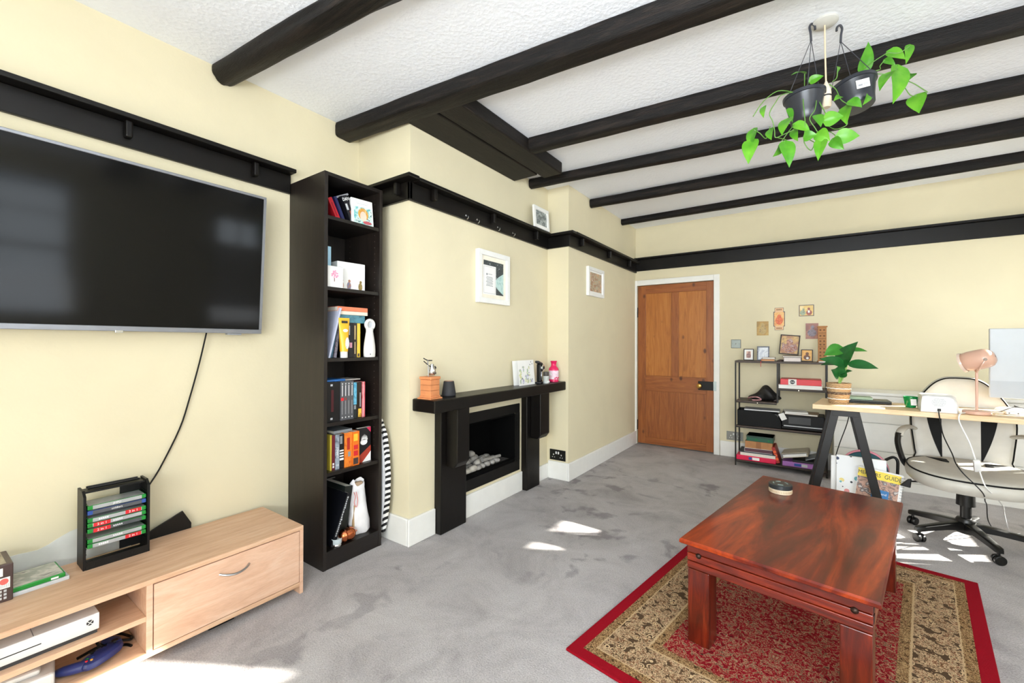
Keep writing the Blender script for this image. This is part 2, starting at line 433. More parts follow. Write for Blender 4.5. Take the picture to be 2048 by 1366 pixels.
# ceiling beams
def log(name, label, p0, p1, r0, r1, sq=2.4, flat=1.0, seed=0, seg=80, cs=36, bow=0.0, wob=0.05, group='dark beams across the ceiling', mat=None):
    rnd = random.Random(seed)
    p0 = Vector(p0); p1 = Vector(p1); d = (p1-p0).normalized(); L = (p1-p0).length
    side = Vector((0, 0, 1)).cross(d).normalized(); upv = d.cross(side)
    ph = [rnd.uniform(0, 6.3) for _ in range(8)]
    rings = []
    for i in range(seg+1):
        u = i/seg; r = r0+(r1-r0)*u
        ring = []
        for k in range(cs):
            a = 2*PI*k/cs
            ca, sa = math.cos(a), math.sin(a)
            rad = (abs(ca)**sq+abs(sa)**sq)**(-1/sq)
            wv = 1+wob*(math.sin(3*a+ph[0]+u*5)*0.5+math.sin(2*a+ph[1]+u*9)*0.5+math.sin(u*13+ph[2])*0.5+math.sin(5*a+u*21+ph[3])*0.3)
            wv += 0.05*wob/0.05*mnoise.noise(Vector((u*L*3.0, ca*2.2+seed, sa*2.2)))+0.035*mnoise.noise(Vector((u*L*9.0, ca*6+seed, sa*6)))
            ring.append(p0+d*(L*u)+side*(ca*rad*r*wv + bow*math.sin(u*PI*1.5+ph[4]))+upv*(sa*rad*r*flat*wv))
        rings.append(ring)
    o = MB().loft(rings).build(name, mat or m_beam, smooth=True)
    return tag(o, label, 'beam', group)
def yl(xa, ya, xb, yb, x): return ya+(yb-ya)*(x-xa)/(xb-xa)
log('ceiling_beam', 'round knotty dark ceiling log nearest the television, ending high on the left wall', (XL+0.003, 0.872, 2.395), (XW-0.01, 1.30, 2.390), 0.052, 0.105, 2.0, 0.92, 3, bow=0.008, wob=0.10)
log('ceiling_beam', 'squared dark ceiling beam resting at the near corner of the chimney breast', (XL+0.003, 1.500, 2.378), (XW-0.01, 1.915, 2.378), 0.056, 0.056, 7.0, 0.8, 5, wob=0.03)
log('ceiling_beam', 'dark ceiling beam running from the boxed timber towards the hanging plants', (-1.462, 2.300, 2.385), (XW-0.01, 2.615, 2.385), 0.048, 0.050, 3.5, 0.95, 8, wob=0.04)
log('ceiling_beam', 'thin round dark ceiling beam starting at the far end of the boxed timber', (XC+0.003, 2.845, 2.384), (XW-0.01, 3.225, 2.384), 0.036, 0.046, 2.3, 1.05, 12, wob=0.06)
log('ceiling_beam', 'round dark ceiling beam above the alcove wall, second from the door wall', (XA+0.003, 3.545, 2.380), (XW-0.01, 3.765, 2.380), 0.038, 0.056, 2.3, 1.0, 14, wob=0.06)
log('ceiling_beam', 'dark ceiling beam closest to the wall with the pine door', (XA+0.003, 4.315, 2.395), (XW-0.01, 4.345, 2.395), 0.032, 0.046, 2.6, 1.0, 17, wob=0.06)
bx = thing('boxed_timber', 'dark boxed timber lintel under the ceiling along the chimney breast', 'beam', (XC, 1.59, 2.335))
MB().box(0.001, 0.205, 0.0, 1.03, 0, 0.083, bev=0.006).build('timber', m_beamy, bx)
MB().box(0.213, 0.365, -0.005, 1.11, 0.0, 0.083, bev=0.008).build('timber', m_beamy, bx)

# ------------------------------------------------------------------ television wall
def tv_screen_mat():
    mt, t, b = base('dark glossy screen')
    b.inputs['Base Color'].default_value = (0.006, 0.006, 0.006, 1); b.inputs['Roughness'].default_value = 0.09
    b.inputs['Specular IOR Level'].default_value = 0.17; return mt
tv = thing('television', 'large flat grey-edged television hung on the cream wall', 'television', (-2.215, 0.43, 1.165), (0, R(4.0), 0))
ty0, ty1, th = -0.61, 0.578, 0.662
MB().box(-0.045, 0.0, ty0, ty1, 0, th, bev=0.006).build('casing', m_dgrey, tv)
b_ = MB().box(0.0, 0.006, ty0, ty1, 0, 0.020, bev=0.002).box(0.0, 0.006, ty0, ty1, th-0.012, th, bev=0.002)
b_.box(0.0, 0.006, ty0, ty0+0.012, 0.02, th-0.012).box(0.0, 0.006, ty1-0.012, ty1, 0.02, th-0.012)
plabel(b_.build('bezel', M('satin grey bezel', '#8E9096', 0.35, 0.6), tv), 'satin grey bezel')
MB().box(0.0, 0.003, ty0+0.012, ty1-0.012, 0.02, th-0.012).build('screen', tv_screen_mat(), tv)
MB().box(-0.004, 0.0085, 0.040, 0.064, -0.006, 0.004, bev=0.001).build('badge', m_chrome, tv)
MB().box(-0.02, 0.002, 0.43, 0.49, -0.008, 0.0, bev=0.001).build('sensor', m_grey, tv)
plabel(MB().box(-0.085, -0.045, -0.25, 0.2, 0.15, 0.5).build('wall_bracket', m_blackm, tv), 'black wall bracket behind the casing')
tag(MB().tube([(-2.262, 0.795, 1.172), (-2.27, 0.77, 1.03), (-2.277, 0.735, 0.87), (-2.280, 0.70, 0.74), (-2.280, 0.63, 0.58), (-2.278, 0.58, 0.49), (-2.272, 0.545, 0.36), (-2.27, 0.54, 0.2), (-2.265, 0.545, 0.01)], 0.0033, 6).build('television_cable', m_black, smooth=True), 'thin black cable dangling from the television down the wall', 'cable')

# ------------------------------------------------------------------ television stand
sx0, sx1, sya, syb = -2.250, -1.870, -0.42, 1.037
st = thing('television_stand', 'low pale oak television stand with one drawer and an open shelf', 'tv stand', (sx1, syb, 0))
def sb(mb, x0, x1, y0, y1, z0, z1, bev=0.0012): return mb.box(x0-sx1, x1-sx1, y0-syb, y1-syb, z0, z1, bev)
sb(MB(), sx0, sx1, sya, syb, 0.283, 0.301).build('top_panel', m_oak, st)
sb(MB(), sx0, sx1, syb-0.016, syb, 0, 0.283).build('side_panel', m_oakz, st)
sb(MB(), sx0, sx1, sya, sya+0.016, 0, 0.283).build('side_panel', m_oakz, st)
sb(MB(), sx0, sx1-0.001, 0.484, 0.502, 0.052, 0.283).build('divider', m_oakz, st)
sb(MB(), sx0, sx1-0.001, sya+0.016, syb-0.016, 0.034, 0.052).build('bottom_panel', m_oak, st)
sb(MB(), sx0+0.02, sx1-0.004, sya+0.016, 0.484, 0.160, 0.178).build('middle_shelf', m_oak, st)
sb(MB(), sx0, sx0+0.005, 0.502, syb-0.016, 0.052, 0.283).build('back_panel', m_oakz, st)
sb(MB(), sx0+0.12, sx1-0.05, syb-0.35, syb-0.26, 0.0, 0.034).build('plinth_foot', m_black, st)
dr = sb(MB(), sx1-0.017, sx1, 0.5045, syb-0.0185, 0.055, 0.2795, 0.001).build('drawer', m_oakz, st)
hp = []
for i in range(9):
    u = i/8; hp.append((0.004+0.022*math.sin(PI*u)**0.6, 0.703+0.106*u-syb, 0.228-0.002*u-0.010*math.sin(PI*u)))
plabel(MB().tube(hp, 0.0042, 8, 2).build('handle', m_satin, dr, smooth=True), 'curved silver handle')
TS = 0.301
# games tower
gr = thing('game_rack', 'black plastic game tower standing on the television stand', 'rack', (-2.132, 0.372, TS))
prof = [(0, 0), (0, 0.262), (-0.025, 0.281), (-0.092, 0.281), (-0.092, 0)]
MB().prism(prof, 'y', 0, 0.008, 0.001).build('side_panel', m_black, gr)
MB().prism(prof, 'y', 0.1805, 0.1885, 0.001).build('side_panel', m_black, gr)
MB().box(-0.092, -0.088, 0.118, 0.1805, 0.012, 0.27).build('back_panel', m_black, gr)
for y0 in (0.008, 0.178):
    mb = MB().box(-0.088, -0.084, y0, y0+0.0025, 0.03, 0.25)
    for z in (0.055, 0.0735, 0.099, 0.117, 0.1535, 0.174, 0.192, 0.2195, 0.238):
        mb.box(-0.086, -0.006, y0, y0+0.0025, z-0.0022, z-0.0008)
    mb.build('runner_strip', m_black, gr)
mb = MB().box(-0.088, 0.0, 0.008, 0.1805, 0.0, 0.006)
mb.box(-0.006, 0.0, 0.008, 0.1805, 0.006, 0.028)
for y in (0.03, 0.085, 0.135): mb.box(-0.0008, 0.0012, y, y+0.018, 0.012, 0.02)
mb.build('base_tray', m_black, gr)
MB().box(-0.088, -0.03, 0.008, 0.1805, 0.268, 0.274, bev=0.001).tube([(-0.05, 0.02, 0.281), (-0.05, 0.168, 0.281)], 0.004, 6, 1).tube([(-0.074, 0.02, 0.281), (-0.074, 0.168, 0.281)], 0.004, 6, 1).build('top_handle', m_black, gr)
m_spine = M('grey game spine', '#A9ACAE', 0.3, var=0.1)
m_spined = M('dark game spine', '#55585C', 0.3, var=0.1)
m_casegrey = M('game cover paper', '#9A9C98', 0.35, var=0.2, vscale=30)
GC = [  # z above the stand, spine, end colour, red tag (0 none, 1 left, 2 right), green tip both ends, label
 (0.2385, m_spine, m_green, 0, 'JMPU', 'game case with grey spine and green ends at the top of the tower'),
 (0.2200, m_spined, m_blue, 0, 'soldiers', 'game case with blue spine end, second from the tower top'),
 (0.1925, m_spine, m_green, 2, '', 'game case with a red tag on the right, upper middle of the tower'),
 (0.1745, m_spine, m_green, 1, '', 'game case with a red tag on the left, just above the single case'),
 (0.1540, m_spined, m_green, 1, '', 'single game case with a red tag on the left, in the tower middle'),
 (0.1175, m_spine, m_green, 0, '', 'game case with grey spine and green tip, second from the tower bottom'),
 (0.0995, m_spine, m_green, 2, '', 'game case with a red tag on the right, lowest in the tower')]
for z, ms, me_, tg, word, lab in GC:
    g = thing('game_case', lab, 'game case', (-2.134, 0.3835, TS+z-0.026), 0, 'game cases in the black tower')
    MB().box(-0.086, -0.0005, 0, 0.166, 0, 0.0150, bev=0.0025).build('case', me_, g)
    MB().box(-0.080, -0.006, 0.004, 0.162, 0.0150, 0.0153).build('cover_sheet', m_casegrey, g)
    MB().box(-0.002, 0.0004, 0.014, 0.152, 0.0012, 0.0142).build('spine', ms, g)
    if tg:
        y0 = 0.016 if tg == 1 else 0.104
        tb = MB().box(-0.002, 0.0007, y0, y0+0.046, 0.0008, 0.0146).build('red_tag', m_red, g)
        text('2 in 1', 0.012, m_ink, g, (0.0009, y0+0.023, 0.0077), FX)
    if word: text(word, 0.010, m_ink, g, (0.0006, 0.080, 0.0077), FX)
    else:
        mb = MB()
        for i in range(5): mb.box(0, 0.0007, 0.070+i*0.0055 if tg != 2 else 0.03+i*0.0055, 0.073+i*0.0055 if tg != 2 else 0.034+i*0.0055, 0.005, 0.0105)
        mb.build('spine_print', m_ink, g)
# flat cases and the boxed set beside the tower
g = thing('game_case', 'silver grey disc case lying flat under the green one', 'game case', (-2.095, 0.165, TS), R(3))
MB().box(-0.135, 0, 0, 0.170, 0, 0.013, bev=0.002).build('case', m_lgrey, g)
MB().box(-0.13, -0.004, 0.006, 0.164, 0.013, 0.0133).build('cover_sheet', m_casegrey, g)
g = thing('game_case', 'bright green game case lying flat on a grey case', 'game case', (-2.098, 0.160, TS+0.0135), R(2))
MB().box(-0.135, 0, 0, 0.165, 0, 0.0150, bev=0.003).build('case', m_green, g)
MB().box(-0.130, -0.003, 0.006, 0.160, 0.0150, 0.0153).build('cover_sheet', PR('game cover', ['#B9B6A8', '#A3A79A', '#D6D2C6', '#8E8C84'], 22), g)
MB().box(-0.002, 0.0006, 0.130, 0.148, 0.003, 0.009).build('spine_print', m_ink, g)
g = thing('disc_box_set', 'brown-edged boxed disc set at the left end of the stand', 'box set', (-2.083, 0.205, TS), R(1))
m_brown = M('dark brown card', '#4A3A38', 0.4, var=0.1)
MB().box(-0.14, 0, -0.135, 0, 0, 0.118, bev=0.003).build('sleeve', m_brown, g)
MB().box(-0.130, -0.012, -0.130, -0.014, 0.1175, 0.1184).build('top_print', PR('sepia print', ['#8F8069', '#B7AD95', '#6D5E50'], 20), g)
lb = MB().box(-0.001, 0.0006, -0.130, -0.022, 0.083, 0.108).box(-0.001, 0.0006, -0.064, -0.036, 0.044, 0.078).box(-0.001, 0.0006, -0.032, -0.007, 0.043, 0.077).box(-0.001, 0.0006, -0.130, -0.036, 0.008, 0.038)
lb.build('white_labels', m_paperw, g)
mb = MB().lathe([(0.0095, 0), (0.0095, 0.0004)], 20, (0.0006, -0.0195, 0.065), FX)
mb.build('red_roundel', M('pink red print', '#E06A64', 0.5), g)
mb = MB()
for i in range(6): mb.box(0, 0.0009, -0.030+i*0.0037, -0.0285+i*0.0037, 0.046, 0.057)
for a in range(2):
    for c in range(3): mb.box(0, 0.0008, -0.03+a*0.010, -0.024+a*0.010, 0.010+c*0.011, 0.017+c*0.011)
mb.build('small_print', m_lgrey, g)
# console
cn = thing('games_console', 'white slim games console on the open stand shelf', 'console', (-1.900, 0.371, 0.178))
MB().box(-0.225, -0.004, -0.290, -0.004, 0, 0.012).build('dark_base', m_dgrey, cn)
MB().box(-0.23, 0, -0.295, 0, 0.012, 0.064, bev=0.0015).build('body', m_whitep, cn)
MB().box(-0.002, 0.0004, -0.275, -0.128, 0.0335, 0.0365).build('disc_slot', m_black, cn)
MB().box(-0.225, -0.003, -0.1445, -0.1425, 0.0636, 0.0645).build('seam', m_grey, cn)
lg = MB()
lg.lathe([(0.0085, 0), (0.0085, 0.0006)], 20, (0, -0.022, 0.041), FX)
lg.build('power_emblem', m_inkd, cn)
lg = MB()
for sgn in (-1, 1):
    lg.tube([(0.0008, -0.022-0.006, 0.041-0.006*sgn), (0.0008, -0.022, 0.0405), (0.0008, -0.022+0.006, 0.041+0.006*sgn)], 0.0011, 6, 3)
lg.build('emblem_cross', m_whitep, cn)
# controller
def controller_mesh():
    mb = MB()
    def ring(c, a, b_, h):
        return [Vector((c[0]+a*math.cos(2*PI*k/16), c[1]+b_*math.sin(2*PI*k/16), c[2])) for k in range(16)]
    # body: rounded slab
    out = []
    for k in range(40):
        a = 2*PI*k/40; x = 0.062*math.copysign(abs(math.cos(a))**0.7, math.cos(a)); y = 0.030*math.copysign(abs(math.sin(a))**0.7, math.sin(a)); out.append((x, y))
    prof = [(0.6, 0.0), (0.92, 0.004), (1.0, 0.014), (0.95, 0.024), (0.7, 0.030), (0.3, 0.031)]
    mb.loft([[Vector((x*s_, y*s_+0.02, z+0.012)) for x, y in out] for s_, z in prof])
    for sg in (-1, 1):
        pts = [(sg*0.045, 0.025, 0.028), (sg*0.060, 0.0, 0.026), (sg*0.070, -0.035, 0.020), (sg*0.072, -0.060, 0.014)]
        rs = [0.019, 0.020, 0.017, 0.011]; rings = []
        for i, p in enumerate(pts):
            rings.append([Vector((p[0]+rs[i]*math.cos(2*PI*k/14), p[1], p[2]+rs[i]*0.85*math.sin(2*PI*k/14))) for k in range(14)])
        rings.append([Vector((sg*0.072+0.004*math.cos(2*PI*k/14), -0.068, 0.013+0.004*math.sin(2*PI*k/14))) for k in range(14)])
        mb.loft(rings)
    return mb
def controller(label, mat, loc, rot, det):
    c = thing('game_controller', label, 'controller', loc, rot)
    controller_mesh().build('body', mat, c, smooth=True)
    for x, y in ((-0.038, 0.024), (0.018, 0.006)):
        MB().lathe([(0.004, 0), (0.004, 0.007), (0.0085, 0.008), (0.0085, 0.011), (0.003, 0.0112)], 16, (x, y, 0.041)).build('thumbstick', m_black, c, smooth=True)
    for x, y, cm in ((0.040, 0.016, m_green), (0.049, 0.024, m_red), (0.031, 0.024, m_blue), (0.040, 0.032, M('amber button', '#D9A23A', 0.3))):
        MB().lathe([(0.0038, 0), (0.0038, 0.0025), (0.002, 0.0035)], 12, (x, y, 0.0405)).build('button', cm, c, smooth=True)
    MB().box(-0.027, -0.011, 0.004, 0.008, 0.041, 0.0445).box(-0.021, -0.017, -0.002, 0.014, 0.041, 0.0445).build('direction_pad', m_black, c)
    return c
m_ctrl = M('midnight blue plastic', '#22306A', 0.32, var=0.15, vscale=25)
controller('midnight blue game controller on the lower stand shelf', m_ctrl, (-1.955, 0.375, 0.052), (0, 0, R(-62)), 1)
tag(MB().tube([(-2.02, 0.34, 0.058), (-2.03, 0.40, 0.062), (-2.0, 0.44, 0.07), (-1.985, 0.47, 0.064), (-2.02, 0.476, 0.058), (-2.05, 0.44, 0.075), (-2.03, 0.39, 0.08), (-2.0, 0.42, 0.058), (-1.98, 0.455, 0.056), (-1.955, 0.465, 0.056)], 0.0045, 7).build('coiled_cable', m_black, smooth=True), 'tangled black cable behind the blue game controller', 'cable')
a_ = thing('power_adapter', 'white boxy adapter with a cover on the lower stand shelf', 'adapter', (-1.925, 0.245, 0.052), R(-8))
MB().box(-0.10, 0.0, -0.12, 0.03, 0, 0.045, bev=0.008).build('body', m_whitep, a_)
MB().box(-0.085, -0.02, -0.10, 0.0, 0.045, 0.062, bev=0.010).build('cover', m_whitep, a_)
MB().box(-0.092, -0.058, -0.10, -0.03, 0.045, 0.075, bev=0.008).build('plug_block', m_whitep, a_)
sl = thing('leaning_panel', 'dark flat panel leaning behind the television stand', 'panel', (-2.268, 0.60, 0.0), (0, R(2), 0))
MB().prism([(-0.06, 0.02), (0.128, 0.02), (0.138, 0.322), (0.105, 0.385), (0.0, 0.338), (-0.06, 0.30)], 'x', -0.004, 0.004, 0.001).build('panel', m_black, sl)
# bare pale patch of old paint low on the wall
pts = [(0.05, 0.15), (0.05, 0.37), (0.234, 0.373), (0.282, 0.370), (0.310, 0.380), (0.33, 0.392), (0.364, 0.408), (0.42, 0.418), (0.50, 0.40), (0.55, 0.33), (0.56, 0.15)]
tag(MB().prism(pts, 'x', XL, XL+0.002).build('unpainted_patch', M('bare white plaster', '#D9D9D2', 0.8)), 'bare off-white plaster patch with a wavy edge low on the television wall', 'wall patch')

# ------------------------------------------------------------------ bookcase
BX0, BX1, BY0, BY1, BZ = XL+0.004, -1.955, 1.183, 1.528, 1.97
bc = thing('bookcase', 'tall narrow black-brown bookcase beside the chimney breast', 'bookcase', (BX1, BY0, 0))
def bb(x0, x1, y0, y1, z0, z1): return MB().box(x0-BX1, x1-BX1, y0-BY0, y1-BY0, z0, z1, 0.0008)
bb(BX0, BX1, BY0, BY0+0.018, 0, BZ).build('side_panel', m_billy, bc)
bb(BX0, BX1, BY1-0.018, BY1, 0, BZ).build('side_panel', m_billy, bc)
m_billyh = WOOD('black brown veneer shelf', '#0E0A08', '#17110E', '#201914', (12, 1, 12), 3, 0.42, fine=0.4, bmp=0.03)
bb(BX0, BX1-0.001, BY0+0.018, BY1-0.018, BZ-0.018, BZ).build('top_panel', m_billyh, bc)
bb(BX0, BX0+0.004, BY0+0.018, BY1-0.018, 0, BZ-0.018).build('back_panel', m_billy, bc)
SHZ = [1.757, 1.402, 1.045, 0.722, 0.475]
for z in SHZ: bb(BX0+0.004, BX1-0.006, BY0+0.0185, BY1-0.0185, z-0.018, z).build('shelf', m_billyh, bc)
bb(BX0+0.004, BX1-0.001, BY0+0.018, BY1-0.018, 0.070, 0.088).build('bottom_shelf', m_billyh, bc)
bb(BX1-0.02, BX1-0.002, BY0+0.018, BY1-0.018, 0, 0.070).build('plinth', m_billyh, bc)
mb = MB()
zz = 0.55
while zz < 1.9:
    for x in (-0.045, -0.275):
        mb.lathe([(0.0025, 0), (0.0025, 0.0008)], 8, (x, BY1-0.018-BY0-0.0007, zz), Matrix.Rotation(R(-90), 4, 'X'))
    zz += 0.0345
mb.build('peg_holes', M('peg hole rims', '#5A514B', 0.4), bc)
# books
def book(label, loc, thick, depth, h, cover, lean=0.0, rz=0.0, group=None, pages=None, prints=(), flat=False, cat='book', rx=None, ry=0.0, name='book'):
    """spine at +x, thickness along +y, height along +z; origin at the spine's lower near corner"""
    rot = (lean if rx is None else rx, ry, rz)
    if rot[0] < 0: loc = (loc[0], loc[1], loc[2]+thick*math.sin(-rot[0])+0.0003)
    b = thing(name, label, cat, loc, rot, group)
    c = 0.0016
    mb = MB().box(-depth, 0, 0, c, 0, h).box(-depth, 0, thick-c, thick, 0, h).box(-c, 0, c, thick-c, 0, h)
    mb.build('cover', cover, b)
    MB().box(-depth+0.003, -c-0.0002, c, thick-c, 0.002, h-0.002).build('pages', pages or m_paper, b)
    for (y0, y1, z0, z1, mt) in prints:
        MB().box(-0.0002, 0.0004, y0*thick, y1*thick, z0*h, z1*h).build('spine_print', mt, b)
    return b
zt = SHZ[0]
G1 = 'books on the top bookcase shelf'
book('red paperback leaning hard left on the top bookcase shelf', (-2.02, 1.292, zt), 0.024, 0.13, 0.118, M('red book cover', '#C41F2E', 0.35), R(27), group=G1, prints=[(0.35, 0.65, 0.2, 0.8, M('dark red print', '#8E1420', 0.4))])
b = book('navy paperback leaning between the red and black books', (-2.01, 1.322, zt), 0.014, 0.13, 0.130, M('navy book cover', '#1C2452', 0.4), R(25), group=G1)
b = book('black cover book with DAN in white leaning on the top shelf', (-2.0, 1.360, zt), 0.030, 0.13, 0.142, M('black book cover', '#14141A', 0.35), R(23), group=G1)
text('DAN', 0.024, m_ink, b, (0.0006, 0.017, 0.122), FXD @ Matrix.Rotation(R(90), 4, 'Z'), sx=0.8)
MB().box(0, 0.0006, 0.004, 0.016, 0.068, 0.1).build('cover_print', m_lgrey, b)
MB().box(0, 0.0006, 0.016, 0.027, 0.03, 0.062).build('cover_print', M('rust print', '#8A4A38', 0.5), b)
b = book('grey book lying across the leaning books on the top shelf', (-2.03, 1.285, zt+0.118), 0.010, 0.12, 0.085, M('grey book cover', '#9C9CA2', 0.5), rx=R(-63), group=G1)
b = thing('book', 'white paperback with a fair-haired portrait facing out on the top shelf', 'book', (-1.985, 1.358, zt), (0, R(-7), R(-6)), G1)
MB().box(-0.02, 0, 0, 0.125, 0, 0.142, bev=0.0015).build('cover', m_paperw, b)
MB().box(-0.0185, -0.0015, 0.002, 0.1255, 0.001, 0.1425).build('pages', m_paper, b)
MB().box(-0.001, 0.0005, 0.012, 0.118, 0.006, 0.098).build('cover_print', PR('portrait backdrop', ['#3E8F9A', '#7FC3C4', '#DDEBE2', '#3C6E7A'], 38), b)
def disc(mb, y, z, ry_, rz_, x, n=20):
    mb.loft([[Vector((x-0.0003, y+ry_*math.cos(2*PI*k/n), z+rz_*math.sin(2*PI*k/n))) for k in range(n)], [Vector((x, y+ry_*math.cos(2*PI*k/n), z+rz_*math.sin(2*PI*k/n))) for k in range(n)]]); return mb
disc(MB(), 0.066, 0.060, 0.030, 0.034, 0.0008).build('cover_print', PR('blond hair print', ['#E2B24E', '#C98A3C', '#EFD58C'], 60), b)
disc(MB(), 0.066, 0.048, 0.019, 0.028, 0.0011).build('cover_print', M('skin print', '#EFC7B4', 0.5), b)
disc(MB(), 0.088, 0.016, 0.026, 0.009, 0.0011).build('cover_print', M('rose print', '#B9555E', 0.5), b)
MB().box(0, 0.0005, 0.02, 0.105, 0.125, 0.127).box(0, 0.0005, 0.03, 0.095, 0.115, 0.118).build('cover_print', m_lgrey, b)
zt = SHZ[1]
b = thing('greeting_box', 'pale blue upright card box at the left of the second shelf', 'box', (-2.025, 1.226, zt))
MB().box(-0.05, 0, 0, 0.036, 0, 0.215, bev=0.001).build('box', M('pale blue card', '#A9D3EC', 0.5, var=0.1), b)
b = thing('greeting_box', 'small white card box printed with a pink blossom tree', 'box', (-1.978, 1.2100, zt))
MB().box(-0.04, 0, 0, 0.09, 0, 0.108, bev=0.001).build('box', m_paperw, b)
mb = MB(); rnd = random.Random(4)
for i in range(26):
    a = rnd.uniform(0, 6.28); q = rnd.random()**0.5; disc(mb, 0.042+0.022*q*math.cos(a), 0.068+0.018*q*math.sin(a), 0.0045, 0.0045, 0.0006+i*0.00001, 8)
mb.build('blossom_print', PR('pink blossom', ['#E77BA0', '#F2A9C0', '#D85F8A'], 90), b)
MB().box(0, 0.0005, 0.0395, 0.0435, 0.030, 0.062).build('trunk_print', M('brown print', '#7A4A46', 0.6), b)
b = thing('greeting_box', 'wide white box printed with small garden figures on second shelf', 'box', (-2.03, 1.300, zt), R(-5))
MB().box(-0.12, 0, 0, 0.160, 0, 0.150, bev=0.0015).build('box', m_paperw, b)
MB().box(-0.121, 0.0006, -0.0006, 0.1606, 0.118, 0.1190).build('lid_seam', m_lgrey, b)
for y, c1, c2 in ((0.024, '#E0A890', '#B9866E'), (0.066, '#5D86BE', '#A87A62'), (0.132, '#B39A52', '#8A7444')):
    disc(MB(), y, 0.024, 0.012, 0.022, 0.0008).build('figure_print', PR('figure print '+c1, [c1, c2, c1], 70), b)
    disc(MB(), y+0.002, 0.050, 0.007, 0.008, 0.0009).build('figure_print', M('figure head '+c2, c2, 0.6), b)
zt = SHZ[2]
G3 = 'books on the third bookcase shelf'
book('lilac grey hardback leaning left on the third shelf', (-1.975, 1.2195, zt), 0.009, 0.15, 0.262, M('lilac grey cover', '#BFC3D8', 0.4), R(-14), group=G3, pages=m_paperw)
book('dark blue paperback leaning behind the lilac hardback', (-1.99, 1.235, zt), 0.014, 0.13, 0.20, PR('dark blue cover', ['#16263A', '#2F5E78', '#0F1A2A'], 30), R(-11), group=G3)
book('patterned grey paperback behind the yellow cream tube', (-1.995, 1.262, zt), 0.014, 0.13, 0.19, PR('patterned grey cover', ['#4A4650', '#8A8490', '#2A2630'], 60), R(-7), group=G3)
book('black book with a pink square on its spine, third shelf', (-1.995, 1.345, zt), 0.027, 0.13, 0.182, M('black spine', '#17161B', 0.4), group=G3, prints=[(0.2, 0.8, 0.28, 0.43, M('pink print', '#DDA0B4', 0.5)), (0.1, 0.3, 0.65, 0.92, m_lgrey)])
book('black brown book with gold lettering beside the yellow book', (-1.995, 1.3735, zt), 0.022, 0.13, 0.182, M('brown black spine', '#2A201C', 0.4), group=G3, prints=[(0.3, 0.62, 0.52, 0.93, M('gold print', '#C9AE7A', 0.4)), (0.35, 0.6, 0.1, 0.45, M('gold print', '#C9AE7A', 0.4))])
book('bright yellow paperback standing beside the white hair device', (-1.995, 1.397, zt), 0.019, 0.13, 0.182, M('yellow spine', '#E8C443', 0.4), group=G3, prints=[(0.2, 0.8, 0.02, 0.11, m_brown)])
book('teal hardback lying across the standing books, third shelf', (-2.0, 1.448, zt+0.1835), 0.040, 0.14, 0.17, PR('teal cover', ['#3D6F80', '#5B93A2', '#2F5866'], 25), rx=R(90), group=G3)
book('thin cream hardback lying on the teal book', (-1.99, 1.458, zt+0.2245), 0.018, 0.14, 0.18, M('cream cover', '#E9DCCB', 0.5), rx=R(90), group=G3)
book('coral hardback topmost of the lying books', (-1.99, 1.458, zt+0.2435), 0.022, 0.14, 0.18, M('coral cover', '#E9825E', 0.45), rx=R(90), group=G3)
t_ = thing('cream_tube', 'yellow cream tube standing on its white cap, third shelf', 'tube', (-1.972, 1.303, zt))
MB().lathe([(0.017, 0), (0.0185, 0.002), (0.0185, 0.030), (0.017, 0.032)], 24).build('cap', m_whitep, t_, smooth=True)
def tube_rings(x0=1.0):
    rr = []
    for z, wx, wy in ((0.032, 0.019, 0.0200), (0.07, 0.018, 0.0225), (0.12, 0.013, 0.026), (0.16, 0.007, 0.029), (0.188, 0.002, 0.031), (0.205, 0.0012, 0.032)):
        rr.append([Vector((wx*math.cos(2*PI*k/24), wy*math.sin(2*PI*k/24), z)) for k in range(24)])
    return rr
MB().loft(tube_rings()).build('tube', M('yellow tube plastic', '#F2B52C', 0.35, var=0.05), t_, smooth=True)
disc(MB(), 0.006, 0.075, 0.011, 0.030, 0.0195).build('picture_print', PR('legs print', ['#F4F0EC', '#DDD6D0', '#FFFFFF', '#9A9A98'], 50), t_)
MB().box(0.0025, 0.0075, -0.016, 0.016, 0.178, 0.190, rot=(0, R(-8), 0)).build('brand_print', m_inkd, t_)
disc(MB(), 0.0, 0.14, 0.014, 0.008, 0.0125).build('badge_print', m_paperw, t_)
d_ = thing('hair_removal_device', 'white bottle-shaped handheld device with a ring head', 'device', (-1.975, 1.4605, zt))
rr = []
for z, a in ((0, 0.030), (0.004, 0.0335), (0.03, 0.0345), (0.06, 0.033), (0.09, 0.029), (0.12, 0.024), (0.140, 0.0205), (0.152, 0.022), (0.158, 0.020)):
    rr.append([Vector((a*0.72*math.cos(2*PI*k/24), a*math.sin(2*PI*k/24), z)) for k in range(24)])
MB().loft(rr).build('body', m_whitep, d_, smooth=True)
mb = MB(); ringp = []
for i in range(28):
    a = 2*PI*i/28; ringp.append([Vector((0.011*math.cos(2*PI*k/12)+0.002, (0.0245+0.0085*math.sin(2*PI*k/12))*math.cos(a), 0.176+(0.0245+0.0085*math.sin(2*PI*k/12))*math.sin(a))) for k in range(12)])
ringp.append([v.copy() for v in ringp[0]])
mb.loft(ringp, True, False); mb.build('ring_head', m_whitep, d_, smooth=True)
plabel(MB().lathe([(0.0165, 0), (0.0165, 0.004)], 20, (-0.004, 0, 0.176), FX).build('lamp_window', m_lgrey, d_), 'grey window inside the ring head')
MB().box(0.0235, 0.0245, -0.014, -0.010, 0.012, 0.020).build('power_mark', m_dgrey, d_)
zt = SHZ[3]
G4 = 'books on the fourth bookcase shelf'
